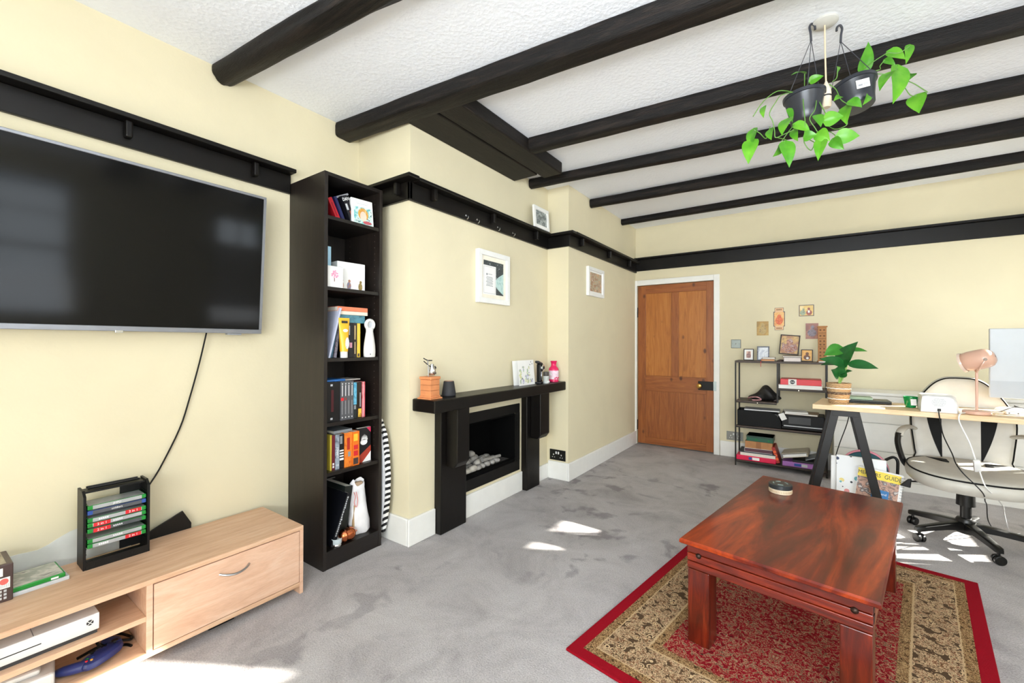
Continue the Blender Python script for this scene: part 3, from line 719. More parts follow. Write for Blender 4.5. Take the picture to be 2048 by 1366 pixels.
book('thick black box volume at the left of the fourth shelf', (-1.985, 1.2195, zt), 0.070, 0.14, 0.200, M('black box volume', '#0E0D10', 0.4), group=G4, prints=[(0.3, 0.5, 0.25, 0.8, M('dim red print', '#4A141C', 0.5)), (0.25, 0.42, 0.05, 0.1, m_lgrey), (0.25, 0.42, 0.9, 0.95, m_lgrey)])
m_pgrey = M('charcoal paperback', '#55565A', 0.45)
order = ['leftmost of four matching charcoal paperbacks, red mark on spine', 'second of four matching charcoal paperbacks, beside the red-marked one', 'third of four matching charcoal paperbacks on the fourth shelf', 'rightmost of four matching charcoal paperbacks, beside the blue spine']
for i, lab in enumerate(order):
    pr = [(0.42, 0.58, 0.62, 0.90, m_ink), (0.42, 0.55, 0.15, 0.5, M('grey print', '#A7A7A9', 0.5)), (0.38, 0.64, 0.055, 0.085, m_ink), (0.38, 0.64, 0.925, 0.95, m_ink)]
    if i == 0: pr.append((0.05, 0.95, 0.5, 0.58, m_red))
    if i == 1: pr.append((0.3, 0.8, 0.51, 0.57, M('dull brick print', '#8A4038', 0.5)))
    book(lab, (-1.980, 1.2915+i*0.0188, zt), 0.0180, 0.13, 0.200, m_pgrey, group=G4, prints=pr)
book('paperback with a sky blue spine beside the charcoal paperbacks', (-1.985, 1.3685, zt), 0.020, 0.13, 0.190, M('black lower spine', '#1C2426', 0.4), group=G4, prints=[(0, 1, 0.38, 1.0, PR('sky blue print', ['#3E8FB4', '#6DB9D6', '#2F7896'], 30)), (0.2, 0.8, 0.25, 0.36, m_grey)])
book('dark paperback with a yellow flame at its spine foot', (-1.985, 1.3895, zt), 0.030, 0.13, 0.190, M('dark umber spine', '#221A12', 0.4), group=G4, prints=[(0.3, 0.95, 0.02, 0.25, PR('flame print', ['#D99A2A', '#F0C84A', '#8A4A16'], 60)), (0.6, 0.8, 0.3, 0.7, M('grey print', '#A7A7A9', 0.5))])
book('red and pink spined paperback at the right of the fourth shelf', (-1.985, 1.4205, zt), 0.020, 0.13, 0.190, PR('red pink spine', ['#B3242E', '#D9707A', '#8E1C26'], 14), group=G4, prints=[(0.3, 0.55, 0.0, 1.0, M('pale pink print', '#E8B9BC', 0.5))])
book('blue cover book lying flat on the fourth shelf row', (-2.0, 1.330, zt+0.2015), 0.010, 0.13, 0.11, M('strong blue cover', '#2462A6', 0.4), rx=R(90), group=G4)
book('thin grey pamphlet lying beside the flat blue book', (-2.005, 1.425, zt+0.2015), 0.006, 0.12, 0.094, M('grey pamphlet', '#A8A29C', 0.5), rx=R(90), group=G4)
zt = SHZ[4]
G5 = 'volumes on the fifth bookcase shelf'
book('slim yellow spined volume at the left of the fifth shelf', (-1.99, 1.2400, zt), 0.008, 0.13, 0.180, M('lemon spine', '#D9C24A', 0.4), group=G5)
book('maroon spined volume beside the slim yellow one', (-1.99, 1.2490, zt), 0.017, 0.13, 0.175, M('maroon spine', '#6A1F2A', 0.4), group=G5, prints=[(0.25, 0.75, 0.06, 0.12, m_ink), (0.25, 0.75, 0.14, 0.2, m_ink)])
b = book('silver grey volume with sideways white title on fifth shelf', (-1.985, 1.2670, zt), 0.021, 0.13, 0.175, PR('silver spine', ['#5B6470', '#9AA4B0', '#39424E'], 24), group=G5)
text('JONAKU', 0.017, m_ink, b, (0.0006, 0.0105, 0.085), FXD, sx=0.8); text('10', 0.015, m_ink, b, (0.0006, 0.0105, 0.02), FX)
book('black and white spined volume beside the orange ones', (-1.985, 1.2890, zt), 0.026, 0.13, 0.175, M('black spine', '#17161B', 0.4), group=G5, prints=[(0.05, 0.9, 0.24, 0.30, m_ink), (0.05, 0.9, 0.34, 0.38, m_ink), (0.05, 0.9, 0.42, 0.46, m_ink), (0.05, 0.9, 0.50, 0.54, m_ink), (0.1, 0.6, 0.72, 0.95, m_grey)])
book('thick orange volume with dull red print, left of two', (-1.98, 1.3160, zt), 0.042, 0.13, 0.178, PR('orange spine', ['#D96A1E', '#E8842C', '#C4541A'], 30), group=G5, prints=[(0.3, 0.7, 0.5, 0.85, M('brick red print', '#B02A1C', 0.5)), (0.45, 0.8, 0.3, 0.44, m_grey)])
book('orange volume with yellow title and bright red blocks', (-1.975, 1.3590, zt), 0.040, 0.13, 0.178, M('orange spine flat', '#E2741F', 0.4), group=G5, prints=[(0.15, 0.75, 0.72, 0.93, M('yellow title print', '#F0C23A', 0.5)), (0.15, 0.8, 0.47, 0.6, m_red), (0.15, 0.8, 0.28, 0.43, m_red), (0.1, 0.85, 0.03, 0.22, m_brown)])
b = thing('book', 'volume facing out with a black white and red cover, fifth shelf', 'book', (-1.995, 1.4015, zt), 0, G5)
MB().box(-0.02, 0, 0, 0.084, 0, 0.185, bev=0.001).build('cover', M('black cover', '#17171B', 0.35), b)
MB().box(-0.0185, -0.0015, 0.002, 0.0845, 0.001, 0.1855).build('pages', m_paper, b)
mb = MB()
for i in range(7): mb.loft([[Vector((0.0004, 0.040+0.006*i-0.018, 0.115+0.004*(i % 3))), Vector((0.0004, 0.046+0.006*i-0.018, 0.118)), Vector((0.0004, 0.058+0.005*i-0.03, 0.150-0.003*abs(i-3)))], [Vector((0.0008, 0.040+0.006*i-0.018, 0.115+0.004*(i % 3))), Vector((0.0008, 0.046+0.006*i-0.018, 0.118)), Vector((0.0008, 0.058+0.005*i-0.03, 0.150-0.003*abs(i-3)))]])
disc(mb, 0.040, 0.108, 0.022, 0.016, 0.0008); mb.build('cover_print', m_ink, b)
MB().prism([(0.0, 0.03), (0.084, 0.085), (0.084, 0.055), (0.04, 0.0), (0.0, 0.0)], 'x', 0, 0.0006).build('cover_print', M('rust red print', '#A83A26', 0.5), b)
MB().prism([(0.030, 0.0), (0.084, 0.052), (0.084, 0.0)], 'x', 0, 0.0009).build('cover_print', m_paperw, b)
MB().prism([(0.056, 0.185), (0.084, 0.185), (0.084, 0.155)], 'x', 0, 0.0006).build('cover_print', M('magenta red print', '#C92A52', 0.5), b)
book('grey disc case lying on top of the fifth shelf volumes', (-2.0, 1.372, zt+0.1795), 0.014, 0.13, 0.105, M('grey case', '#8A8E92', 0.35), rx=R(90), group=G5)
zt = 0.088
G6 = 'things leaning on the bottom bookcase shelf'
b = book('tall black hardback leaning right with white spine lettering, bottom shelf', (-1.975, 1.236, zt), 0.022, 0.2, 0.262, M('black jacket', '#121318', 0.3), R(-21), group=G6)
mb = MB(); rnd = random.Random(7); z = 0.05
while z < 0.245:
    h_ = rnd.uniform(0.005, 0.011); mb.box(0, 0.0006, 0.007, rnd.uniform(0.012, 0.017), z, z+h_); z += h_+0.003
mb.build('spine_print', m_lgrey, b)
book('black green box file leaning behind the white cloth bag', (-2.02, 1.305, zt), 0.045, 0.2, 0.27, M('black green file', '#1A211E', 0.4), R(-9), group=G6)
tag(MB().box(-0.0055, 0.0055, -0.0055, 0.0055, 0, 0.16, bev=0.001).build('wooden_stick', M('bare wood stick', '#B79A72', 0.6), loc=(-2.015, 1.388, zt), rot=(R(-4), 0, 0)), 'pale wooden stick standing beside the white cloth bag', 'stick')
tag(MB().tube([(-2.20, 1.325, 0.40), (-2.20, 1.325, 0.3665), (-2.20, 1.40, 0.3655)], 0.005, 6, 1).tube([(-2.20, 1.325, 0.40), (-2.20, 1.325, 0.0885)], 0.004, 6, 1).build('metal_stand', m_satin, smooth=True), 'thin metal stand at the back of the bottom shelf', 'stand')
g = thing('cloth_bag', 'white drawstring cloth bag standing on the bottom bookcase shelf', 'bag', (-2.04, 1.438, zt), R(-8))
rr = []
for z, wx, wy, oy in ((0, 0.040, 0.048, 0.006), (0.012, 0.046, 0.056, 0.006), (0.06, 0.046, 0.055, 0.002), (0.12, 0.042, 0.051, -0.004), (0.18, 0.036, 0.047, -0.008), (0.23, 0.028, 0.043, -0.010), (0.265, 0.022, 0.038, -0.004), (0.283, 0.020, 0.030, 0.004)):
    rg = []
    for k in range(36):
        a = 2*PI*k/36; wv = 1+0.06*math.sin(5*a+z*40)+0.035*math.sin(9*a-z*70)
        rg.append(Vector((wx*wv*math.copysign(abs(math.cos(a))**0.75, math.cos(a)), oy+wy*wv*math.copysign(abs(math.sin(a))**0.75, math.sin(a)), z+(0.006*math.sin(3*a) if z > 0.2 else 0) - (0.026*(math.cos(a) > 0)*math.cos(a) if z > 0.25 else 0))))
    rr.append(rg)
rr.append([v*0.86+Vector((0, 0, 0.018)) for v in rr[-1]])
rr.append([Vector((v.x*0.9, v.y*0.9, v.z-0.05)) for v in rr[-1]])
MB().loft(rr, True, True).build('cloth', M('white cotton', '#EDEBEC', 0.9, bmp=0.4, bscale=60), g, smooth=True)
MB().tube([(0.045, -0.046, 0.235), (0.050, -0.040, 0.21), (0.048, -0.046, 0.18), (0.050, -0.034, 0.155), (0.052, -0.028, 0.19), (0.046, -0.034, 0.235)], 0.0022, 6).build('drawstring', M('pink cord', '#D98A86', 0.8), g, smooth=True)
MB().box(-0.012, 0.012, -0.02, 0.024, 0.22, 0.272, bev=0.006).build('contents', M('kraft paper', '#B59B80', 0.8, bmp=0.4), g)
g = thing('copper_ornament', 'shiny copper gourd-shaped ornament on the bottom bookcase shelf', 'ornament', (-1.985, 1.335, zt))
prof = [(0.004, -0.048), (0.020, -0.045), (0.030, -0.034), (0.034, -0.022), (0.028, -0.012), (0.030, -0.004), (0.034, 0.008), (0.033, 0.022), (0.026, 0.034), (0.012, 0.044), (0.006, 0.054), (0.003, 0.058)]
mb = MB().lathe(prof, 28, (0, 0, 0.0345), Matrix.Rotation(R(-90), 4, 'X'))
mb.build('body', M('polished copper', '#C9734A', 0.22, 1.0, var=0.12), g, smooth=True)
g = thing('glass_tealight', 'small clear glass tealight pot near the bottom shelf edge', 'candle pot', (-1.980, 1.272, zt))
MB().lathe([(0.022, 0), (0.024, 0.003), (0.024, 0.010), (0.022, 0.013)], 24).build('base', m_chrome, g, smooth=True)
MB().lathe([(0.022, 0.013), (0.0245, 0.016), (0.0255, 0.040), (0.0245, 0.0405), (0.0232, 0.038), (0.0220, 0.034), (0.0, 0.034)], 24, cap=False).build('glass', M('frosted pale glass', '#C9D6DA', 0.2, var=0.03), g, smooth=True)
# zebra pattern board in the gap
def zebra():
    mt, t, b = base('black and white zebra cloth'); v = coords(t, (1, 1, 1), (R(0), R(28), 0))
    wv = nd(t, 'ShaderNodeTexWave', i_Vector=v, i_Scale=11.0, i_Distortion=2.5, i_Detail=2.0); wv.bands_direction = 'Z'
    t.links.new(ramp(t, wv.outputs[0], [(0.49, '#17171A'), (0.51, '#EDECEA')], 'CONSTANT'), b.inputs['Base Color']); b.inputs['Roughness'].default_value = 0.85
    return mt
zb = thing('folded_ironing_board', 'folded board with a zebra striped cover in the gap by the bookcase', 'ironing board', (-1.975, 1.562, 0))
pf = [(-0.28, 0.03), (0.0, 0.055), (0.022, 0.13), (0.042, 0.25), (0.046, 0.38), (0.036, 0.50), (0.014, 0.61), (-0.03, 0.69), (-0.12, 0.72), (-0.28, 0.72)]
MB().prism(pf, 'y', -0.012, 0.012, 0.004).build('cover', zebra(), zb)
MB().prism([(x-0.018, z) for x, z in pf], 'y', -0.024, -0.0125, 0.003).build('board', M('pale grey board', '#C9CACE', 0.6), zb)
MB().tube([(-0.05, 0.0, 0.0), (-0.05, 0.0, 0.05)], 0.008, 8, 1).tube([(-0.24, 0.0, 0.0), (-0.24, 0.0, 0.05)], 0.008, 8, 1).build('folded_legs', m_satin, zb, smooth=True)

# ------------------------------------------------------------------ fireplace
fs = thing('fireplace_surround', 'black painted timber fireplace surround with a thick mantel shelf', 'fireplace', (XC, 2.355, 0))
def fb(mb, x0, x1, y0, y1, z0, z1, bev=0.006): return mb.box(x0-XC, x1-XC, y0-2.355, y1-2.355, z0, z1, bev)
MT = 0.812
fb(MB(), XC, -1.645, 1.63, YA-0.004, 0.742, MT, 0.007).build('mantel_shelf', m_blackp, fs)
fb(MB(), XC, -1.768, 1.802, 2.028, 0, 0.742).build('pillar', m_blackp, fs)
fb(MB(), XC, -1.768, 2.722, 2.908, 0, 0.742).build('pillar', m_blackp, fs)
for y0, y1 in ((1.846, 1.952), (2.772, 2.905)):
    MB().prism([(0.055, 0.742), (0.145, 0.742), (0.145, 0.425), (0.118, 0.392), (0.055, 0.392)], 'y', y0-2.355, y1-2.355, 0.006).build('corbel', m_blackp, fs)
fi = thing('fire_insert', 'black metal fire insert with a pebble bed set in the chimney breast', 'fire', (XC, 2.355, 0))
mb = MB()
fb(mb, XC, XC+0.010, 2.035, 2.690, 0.165, 0.240, 0.002); fb(mb, XC, XC+0.010, 2.035, 2.690, 0.600, 0.668, 0.002)
fb(mb, XC, XC+0.010, 2.035, 2.072, 0.240, 0.600, 0.0); fb(mb, XC, XC+0.010, 2.643, 2.690, 0.240, 0.600, 0.0)
mb.build('frame', M('black fire frame', '#0B0A09', 0.5, spec=0.3), fi)
mb = MB()
xb_ = -2.06
fb(mb, xb_, xb_+0.01, 2.073, 2.642, 0.24, 0.595, 0); fb(mb, xb_+0.01, XC, 2.0725, 2.08, 0.24, 0.595, 0); fb(mb, xb_+0.01, XC, 2.635, 2.6425, 0.24, 0.595, 0)
fb(mb, xb_+0.01, XC, 2.08, 2.635, 0.588, 0.597, 0)
mb.build('firebox', m_dvoid, fi)
fb(MB(), xb_+0.01, XC, 2.08, 2.635, 0.2365, 0.252, 0).build('tray', M('ash grey tray', '#4A4744', 0.9, var=0.3, vscale=40), fi)
fb(MB(), XC-0.03, XC+0.004, 2.08, 2.635, 0.240, 0.262, 0.003).build('tray_lip', m_dvoid, fi)
m_peb = M('grey pebble', '#A09C96', 0.75, var=0.25, vscale=30, bmp=0.2)
m_pebl = M('pale pebble', '#C6C0B5', 0.75, var=0.2, vscale=30, bmp=0.2)
rnd = random.Random(21)
PB = [(-1.870, 2.150, 0.024, 1), (-1.868, 2.205, 0.027, 1), (-1.872, 2.262, 0.025, 0), (-1.875, 2.318, 0.023, 0), (-1.88, 2.375, 0.022, 0), (-1.88, 2.43, 0.020, 0), (-1.885, 2.49, 0.020, 0),
      (-1.925, 2.130, 0.028, 0), (-1.925, 2.195, 0.026, 0), (-1.93, 2.255, 0.024, 0), (-1.93, 2.325, 0.032, 1), (-1.94, 2.40, 0.030, 0), (-1.94, 2.47, 0.024, 0), (-1.945, 2.53, 0.022, 0),
      (-1.985, 2.135, 0.030, 0), (-1.985, 2.205, 0.032, 0), (-1.99, 2.285, 0.034, 0), (-1.995, 2.37, 0.036, 0), (-1.995, 2.455, 0.028, 0), (-2.0, 2.52, 0.024, 0)]
def pebble(loc, r, mt, s_):
    rr = random.Random(s_); b = bmesh.new(); bmesh.ops.create_icosphere(b, subdivisions=3, radius=1)
    sc = Vector((r*rr.uniform(0.85, 1.1), r*rr.uniform(1.0, 1.35), r*rr.uniform(0.7, 0.9)))
    ph = rr.uniform(0, 6)
    for v in b.verts:
        k = 1+0.08*math.sin(3*v.co.x+ph)+0.06*math.sin(4*v.co.y-ph); v.co = Vector((v.co.x*sc.x*k, v.co.y*sc.y*k, v.co.z*sc.z*k))
    zmin = min(v.co.z for v in b.verts)
    mb = MB(); mb.b.free(); mb.b = b
    o = mb.build('pebble', mt, smooth=True, loc=(loc[0], loc[1], loc[2]-zmin), rot=(0, 0, rr.uniform(-0.6, 0.6))); return o
rows = ['front', 'middle', 'back']
for i, (x, y, r, pal) in enumerate(PB):
    row = 0 if i < 7 else (1 if i < 14 else 2); k = i-(0, 7, 14)[row]
    n = (7, 7, 6)[row]
    pos = ('leftmost', 'second from left', 'third from left', 'fourth from left', 'fifth from left', 'sixth from left', 'rightmost')[k] if k < n-1 else 'rightmost'
    o = pebble((x, y, 0.2525), r, m_pebl if pal else m_peb, i)
    tag(o, '%s pebble, %s of the %s row in the fire tray' % ('pale' if pal else 'grey', pos, rows[row]), 'pebble', 'pebbles in the fire tray')
for i, (y, z, lab) in enumerate(((2.165, 0.303, 'grey pebble piled on the back left of the fire tray heap'), (2.245, 0.309, 'grey pebble piled on the middle of the fire tray heap'), (2.335, 0.310, 'large grey pebble topmost to the right of the heap'))):
    tag(pebble((-1.99+0.02*(i % 2), y, z), 0.026, m_peb, 50+i), lab, 'pebble', 'pebbles in the fire tray')
tag(MB().tube([(-1.885, 2.33, 0.303), (-1.90, 2.46, 0.291), (-1.905, 2.56, 0.285)], [0.013, 0.011], 10).build('driftwood_stick', m_peb, smooth=True), 'bleached grey stick lying across the pebbles in the fire', 'stick')

# ------------------------------------------------------------------ things on the mantel
tp = thing('wooden_holder', 'small terracotta tower-shaped holder at the left mantel end', 'holder', (-1.745, 1.690, MT), R(4))
m_terra = M('terracotta wood', '#D58A58', 0.6, var=0.12, bmp=0.1)
MB().box(-0.050, 0.050, -0.048, 0.048, 0, 0.008, bev=0.002).build('base', m_terra, tp)
MB().box(-0.043, 0.043, -0.041, 0.041, 0.008, 0.018, bev=0.003).build('plinth', m_terra, tp)
for i in range(3):
    MB().box(-0.038, 0.038, -0.037, 0.037, 0.018+i*0.030, 0.047+i*0.030, bev=0.0015).build('tier', m_terra, tp)
MB().box(-0.043, 0.043, -0.042, 0.042, 0.108, 0.124, bev=0.004).build('cornice', m_terra, tp)
cl = thing('corkscrew', 'shiny metal corkscrew standing in the terracotta holder', 'corkscrew', (-1.745, 1.690, MT+0.124), R(4))
MB().tube([(0, -0.012, -0.004), (0.0, -0.016, 0.05), (0.0, -0.020, 0.092)], 0.004, 8).build('shaft', m_satin, cl, smooth=True)
MB().tube([(0, -0.050, 0.086), (0, -0.022, 0.068), (0, 0.01, 0.05)], 0.0028, 8).tube([(0, -0.052, 0.102), (0, -0.020, 0.090), (0, 0.016, 0.088)], 0.003, 8).build('arm', m_inkd, cl, smooth=True)
MB().lathe([(0.016, 0), (0.020, 0.01), (0.021, 0.03), (0.014, 0.048), (0.010, 0.062)], 20, (0, 0.016, 0.006)).build('bell', m_chrome, cl, smooth=True)
MB().lathe([(0.008, 0), (0.012, 0.012), (0.006, 0.02)], 14, (0.0, 0.036, 0.036)).box(-0.008, 0.008, 0.026, 0.044, 0.010, 0.022, bev=0.002).build('knob', m_inkd, cl, smooth=True)
sp = thing('smart_speaker', 'small charcoal cone-shaped speaker on the mantel shelf', 'speaker', (-1.748, 1.845, MT))
MB().lathe([(0.036, 0), (0.041, 0.004), (0.042, 0.010), (0.030, 0.085), (0.028, 0.087)], 32).build('body', M('charcoal fabric', '#2A2A2D', 0.7), sp, smooth=True)
MB().lathe([(0.026, 0.087), (0.026, 0.0885), (0.024, 0.0890)], 32).build('top_ring', M('copper ring', '#B98A74', 0.3, 0.8), sp, smooth=True)
gcd = thing('greeting_card', 'white greeting card with pastel flowers standing on the mantel', 'card', (-1.735, 2.565, MT), (0, R(-5), 0))
MB().box(-0.0006, 0.0006, 0, 0.215, 0, 0.185).build('front_leaf', m_paperw, gcd)
MB().box(-0.0006, 0.0006, -0.0, 0.215, 0, 0.185, rot=(0, 0, R(-14)), piv=(0, 0.215, 0)).build('back_leaf', m_paperw, gcd)
mb = MB(); rnd = random.Random(9)
for i in range(26): disc(mb, rnd.uniform(0.02, 0.195), rnd.uniform(0.02, 0.135), rnd.uniform(0.006, 0.016), rnd.uniform(0.006, 0.017), 0.0011+i*0.00002, 10)
mb.build('flower_print', PR('pastel flowers', ['#8FB5C8', '#F0E3A8', '#B3CFA8', '#B3A0C8', '#DCE8EA'], 26), gcd)
mb = MB()
for y, z in ((0.175, 0.17), (0.19, 0.155), (0.16, 0.15), (0.14, 0.09), (0.05, 0.05), (0.18, 0.04)): disc(mb, y, z, 0.0045, 0.0045, 0.0018, 10)
mb.build('dot_print', m_inkd, gcd)
cm = thing('film_camera', 'black and silver upright camcorder-like gadget behind the greeting card', 'gadget', (-1.735, 2.850, MT), R(8))
MB().box(-0.022, 0.022, -0.038, 0.038, 0, 0.012, bev=0.003).build('base', m_inkd, cm)
MB().box(-0.018, 0.016, -0.022, 0.020, 0.012, 0.15, bev=0.006).build('body', m_black, cm)
MB().box(-0.016, 0.018, -0.06, 0.026, 0.150, 0.168, bev=0.006, rot=(R(-14), 0, 0)).build('top_grip', m_inkd, cm)
lr = MB().lathe([(0.026, 0), (0.026, 0.012), (0.018, 0.016)], 24, (0.014, 0.010, 0.122), FX).build('lens_ring', m_chrome, cm, smooth=True)
MB().lathe([(0.013, 0), (0.012, 0.003)], 20, (0.030, 0.010, 0.122), FX).build('lens', m_black, lr, smooth=True)
MB().tube([(0.02, -0.01, 0.09), (0.022, -0.018, 0.06), (0.02, -0.008, 0.03)], 0.004, 8).build('strap', m_satin, cm, smooth=True)
bb_ = thing('small_jar', 'small pale jar with a dark lid in front of the gadget', 'jar', (-1.688, 2.868, MT))
MB().lathe([(0.021, 0), (0.023, 0.002), (0.023, 0.056), (0.021, 0.058)], 24).build('jar', M('pale grey jar', '#B9BCB8', 0.4, var=0.15, vscale=40), bb_, smooth=True)
MB().lathe([(0.022, 0.058), (0.0225, 0.060), (0.0225, 0.088), (0.020, 0.090)], 24).build('lid', M('dark brown lid', '#453F3B', 0.4), bb_, smooth=True)
MB().box(0.0195, 0.0240, -0.014, 0.014, 0.008, 0.020).build('label_print', m_paperw, bb_)
pk = thing('pink_bottle', 'hot pink plastic bottle with a flared top on the mantel', 'bottle', (-1.712, 3.030, MT))
m_pink = M('hot pink plastic', '#E0235F', 0.3, var=0.06)
MB().lathe([(0.036, 0), (0.040, 0.003), (0.040, 0.10), (0.036, 0.112), (0.026, 0.122), (0.021, 0.134), (0.021, 0.145), (0.024, 0.158), (0.028, 0.166), (0.026, 0.169)], 32).build('body', m_pink, pk, smooth=True)
MB().lathe([(0.0405, 0.022), (0.0408, 0.024), (0.0408, 0.090), (0.0405, 0.092)], 32, cap=False).build('label', PR('pink white label', ['#F3E6EE', '#E9C3D3', '#F6F2F4'], 30), pk, smooth=True)
mb = MB(); rnd = random.Random(2)
for i in range(7):
    a = R(-30+i*10); mb.box(0.0402, 0.0416, -0.003, 0.003, 0.024, 0.032+0.008*rnd.random()).b
mb.b.free(); mb = MB()
for i in range(6):
    a = R(-45+i*16)
    mb.lathe([(0.006, 0), (0.006, 0.0012)], 10, (0.0402*math.cos(a), 0.0402*math.sin(a), 0.030+0.006*(i % 2)), Matrix.Rotation(a, 4, 'Z') @ FX)
mb.build('label_print', m_pink, pk)

# ------------------------------------------------------------------ pictures
def frame_pic(name, label, loc, rot, w_, h_, fw, depth, fmat, mat_w=0.0, mmat=None, pic=None, group=None, cat='picture', facing='x', stand=False):
    """framed picture in its own x (width) / z (height) plane, facing local -y; origin at the bottom centre of the back"""
    g = thing(name, label, cat, loc, rot, group)
    mb = MB(); a = w_/2
    mb.box(-a, a, -depth, 0, 0, fw, 0.0015).box(-a, a, -depth, 0, h_-fw, h_, 0.0015).box(-a, -a+fw, -depth, 0, fw, h_-fw, 0.0015).box(a-fw, a, -depth, 0, fw, h_-fw, 0.0015)
    mb.build('frame', fmat, g)
    MB().box(-a+fw, a-fw, -depth*0.55, -0.0005, fw, h_-fw).build('mount', mmat or m_paperw, g)
    y = -depth*0.55
    i = fw+mat_w
    if pic: MB().box(-a+i, a-i, y-0.0008, y, i, h_-i).build('print', pic, g)
    if stand: MB().box(-0.012, 0.012, 0.0, 0.003, 0, h_*0.7, rot=(R(18), 0, 0), piv=(0, 0, h_*0.7)).build('stand', m_black, g)
    return g, y-0.0008
def fig(g, parts, y, mat):
    """flat printed figure made of ellipses (x, z, rx, rz)"""
    mb = MB()
    for k, (x, z, rx, rz) in enumerate(parts):
        n = 20
        mb.loft([[Vector((x+rx*math.cos(2*PI*i/n), yy-k*0.00005, z+rz*math.sin(2*PI*i/n))) for i in range(n)] for yy in (y, y-0.0004)])
    return mb.build('figure_print', mat, g)
m_framew = M('white painted frame', '#EFEFEC', 0.4, var=0.03)
W2 = R(90)
g, y = frame_pic('picture_frame', 'white framed print with a planet and verse card on chimney breast', (XC, 2.350, 1.395), (0, 0, W2), 0.352, 0.355, 0.034, 0.032, m_framew, 0.030, M('cream mount', '#EFE9D8', 0.8), PR('starry dark print', ['#3A4144', '#4A5254', '#2E3436', '#9AA4A4'], 55))
mb = MB()
n = 30
pts = [(0.112*1.0, 0.07), (0.112, 0.22)] + [(0.112-0.10*math.sin(PI*i/n), 0.22-0.15*i/n) for i in range(1, n)]
mb.prism(pts, 'y', y-0.0004, y); mb.build('planet_print', PR('teal planet print', ['#9CC4C0', '#C6DEDA', '#79A8A6'], 30), g)
MB().box(-0.121, 0.022, y-0.002, y-0.0002, 0.060, 0.258).build('verse_card', m_paperw, g)
mb = MB()
for x0, x1, z0, z1 in ((-0.112, 0.013, 0.068, 0.0695), (-0.112, 0.013, 0.2485, 0.250), (-0.112, -0.1105, 0.0695, 0.2485), (0.0115, 0.013, 0.0695, 0.2485)): mb.box(x0, x1, y-0.0024, y-0.002, z0, z1)
for i in range(8): mb.box(-0.088+0.004*(i % 3), -0.012-0.005*(i % 2), y-0.0024, y-0.002, 0.118+i*0.0085, 0.1215+i*0.0085)
mb.box(-0.085, -0.072, y-0.0024, y-0.002, 0.19, 0.204).box(-0.065, -0.02, y-0.0024, y-0.002, 0.198, 0.201)
mb.build('verse_print', m_grey, g)
g, y = frame_pic('picture_frame', 'small white frame with an orange brown print on the alcove wall', (XA, 3.625, 1.548), (0, 0, W2), 0.345, 0.258, 0.030, 0.026, m_framew, 0.014, m_paperw, PR('faded floral print', ['#D9C4B0', '#C99A72', '#B9B49C', '#A8785A', '#DDD3C6'], 22))
g, y = frame_pic('picture_frame', 'white frame with a grey photograph leaning on the picture rail', (XC+0.062, 2.905, RZ1+0.0155), (R(-4), 0, W2), 0.225, 0.172, 0.026, 0.018, m_framew, 0.004, m_paperw, PR('grey photograph', ['#8E9494', '#B6BCBA', '#5E6666', '#A0A8A8'], 24))
# hooks on the chimney rail
HL = ['leftmost of the four cup hooks on the chimney rail', 'second from left of the four cup hooks on the chimney rail', 'third from left of the four cup hooks on the chimney rail', 'rightmost of the four cup hooks on the chimney rail']
hk = MB().tube([(-0.004, 0, 0.006), (0.010, 0, 0.006), (0.018, 0, 0.0), (0.020, 0, -0.010), (0.013, 0, -0.018), (0.004, 0, -0.014)], 0.0024, 8).lathe([(0.006, 0), (0.006, 0.002)], 12, (0.0, 0, 0.006), FX)
h0 = None
for lab, yy in zip(HL, (2.055, 2.165, 2.390, 2.575)):
    if h0 is None:
        h0 = tag(hk.build('cup_hook', m_chrome, smooth=True, loc=(XC+0.020, yy, 1.930)), lab, 'hook', 'cup hooks on the chimney rail')
    else:
        o = h0.copy(); C.objects.link(o); o.location = (XC+0.020, yy, 1.930); o['label'] = lab

# sockets and switch (local x width, z height, facing -y)
def socket(label, loc, pm, im):
    s_ = thing('double_socket', label, 'socket', loc)
    MB().box(-0.073, 0.073, -0.008, 0, 0, 0.086, bev=0.0015).build('plate', pm, s_)
    for sx in (-0.036, 0.036):
        MB().box(sx-0.004, sx+0.004, -0.0088, -0.0078, 0.040, 0.051).box(sx-0.013, sx-0.0065, -0.0088, -0.0078, 0.022, 0.027).box(sx+0.0065, sx+0.013, -0.0088, -0.0078, 0.022, 0.027).build('pin_holes', im, s_)
        sw = MB().box(sx*0.30-0.006, sx*0.30+0.006, -0.012, -0.0075, 0.052, 0.072, bev=0.001).build('switch_rocker', m_whitep, s_)
    return s_
socket('black double wall socket low on the alcove return beside the fireplace', (-1.722, YA, 0.155), m_black, m_whitep)
socket('brushed metal double wall socket behind the shelving unit leg', (-0.623, YB, 0.165), M('brushed nickel', '#8D8F8C', 0.35, 0.7), m_paperw)
s_ = thing('light_switch', 'square chrome light switch to the right of the door', 'switch', (-0.613, YB, 1.080))
MB().box(-0.043, 0.043, -0.003, 0, 0, 0.086, bev=0.001).build('back_plate', m_inkd, s_)
MB().box(-0.040, 0.040, -0.007, -0.003, 0.003, 0.083, bev=0.0015).build('plate', M('mirror chrome plate', '#98A09C', 0.45, 0.3), s_)
MB().box(-0.004, 0.004, -0.016, -0.006, 0.037, 0.049, bev=0.001, rot=(R(-18), 0, 0)).build('toggle', m_chrome, s_)
MB().box(-0.031, -0.027, -0.008, -0.0065, 0.041, 0.045).box(0.027, 0.031, -0.008, -0.0065, 0.041, 0.045).build('screws', m_dgrey, s_)

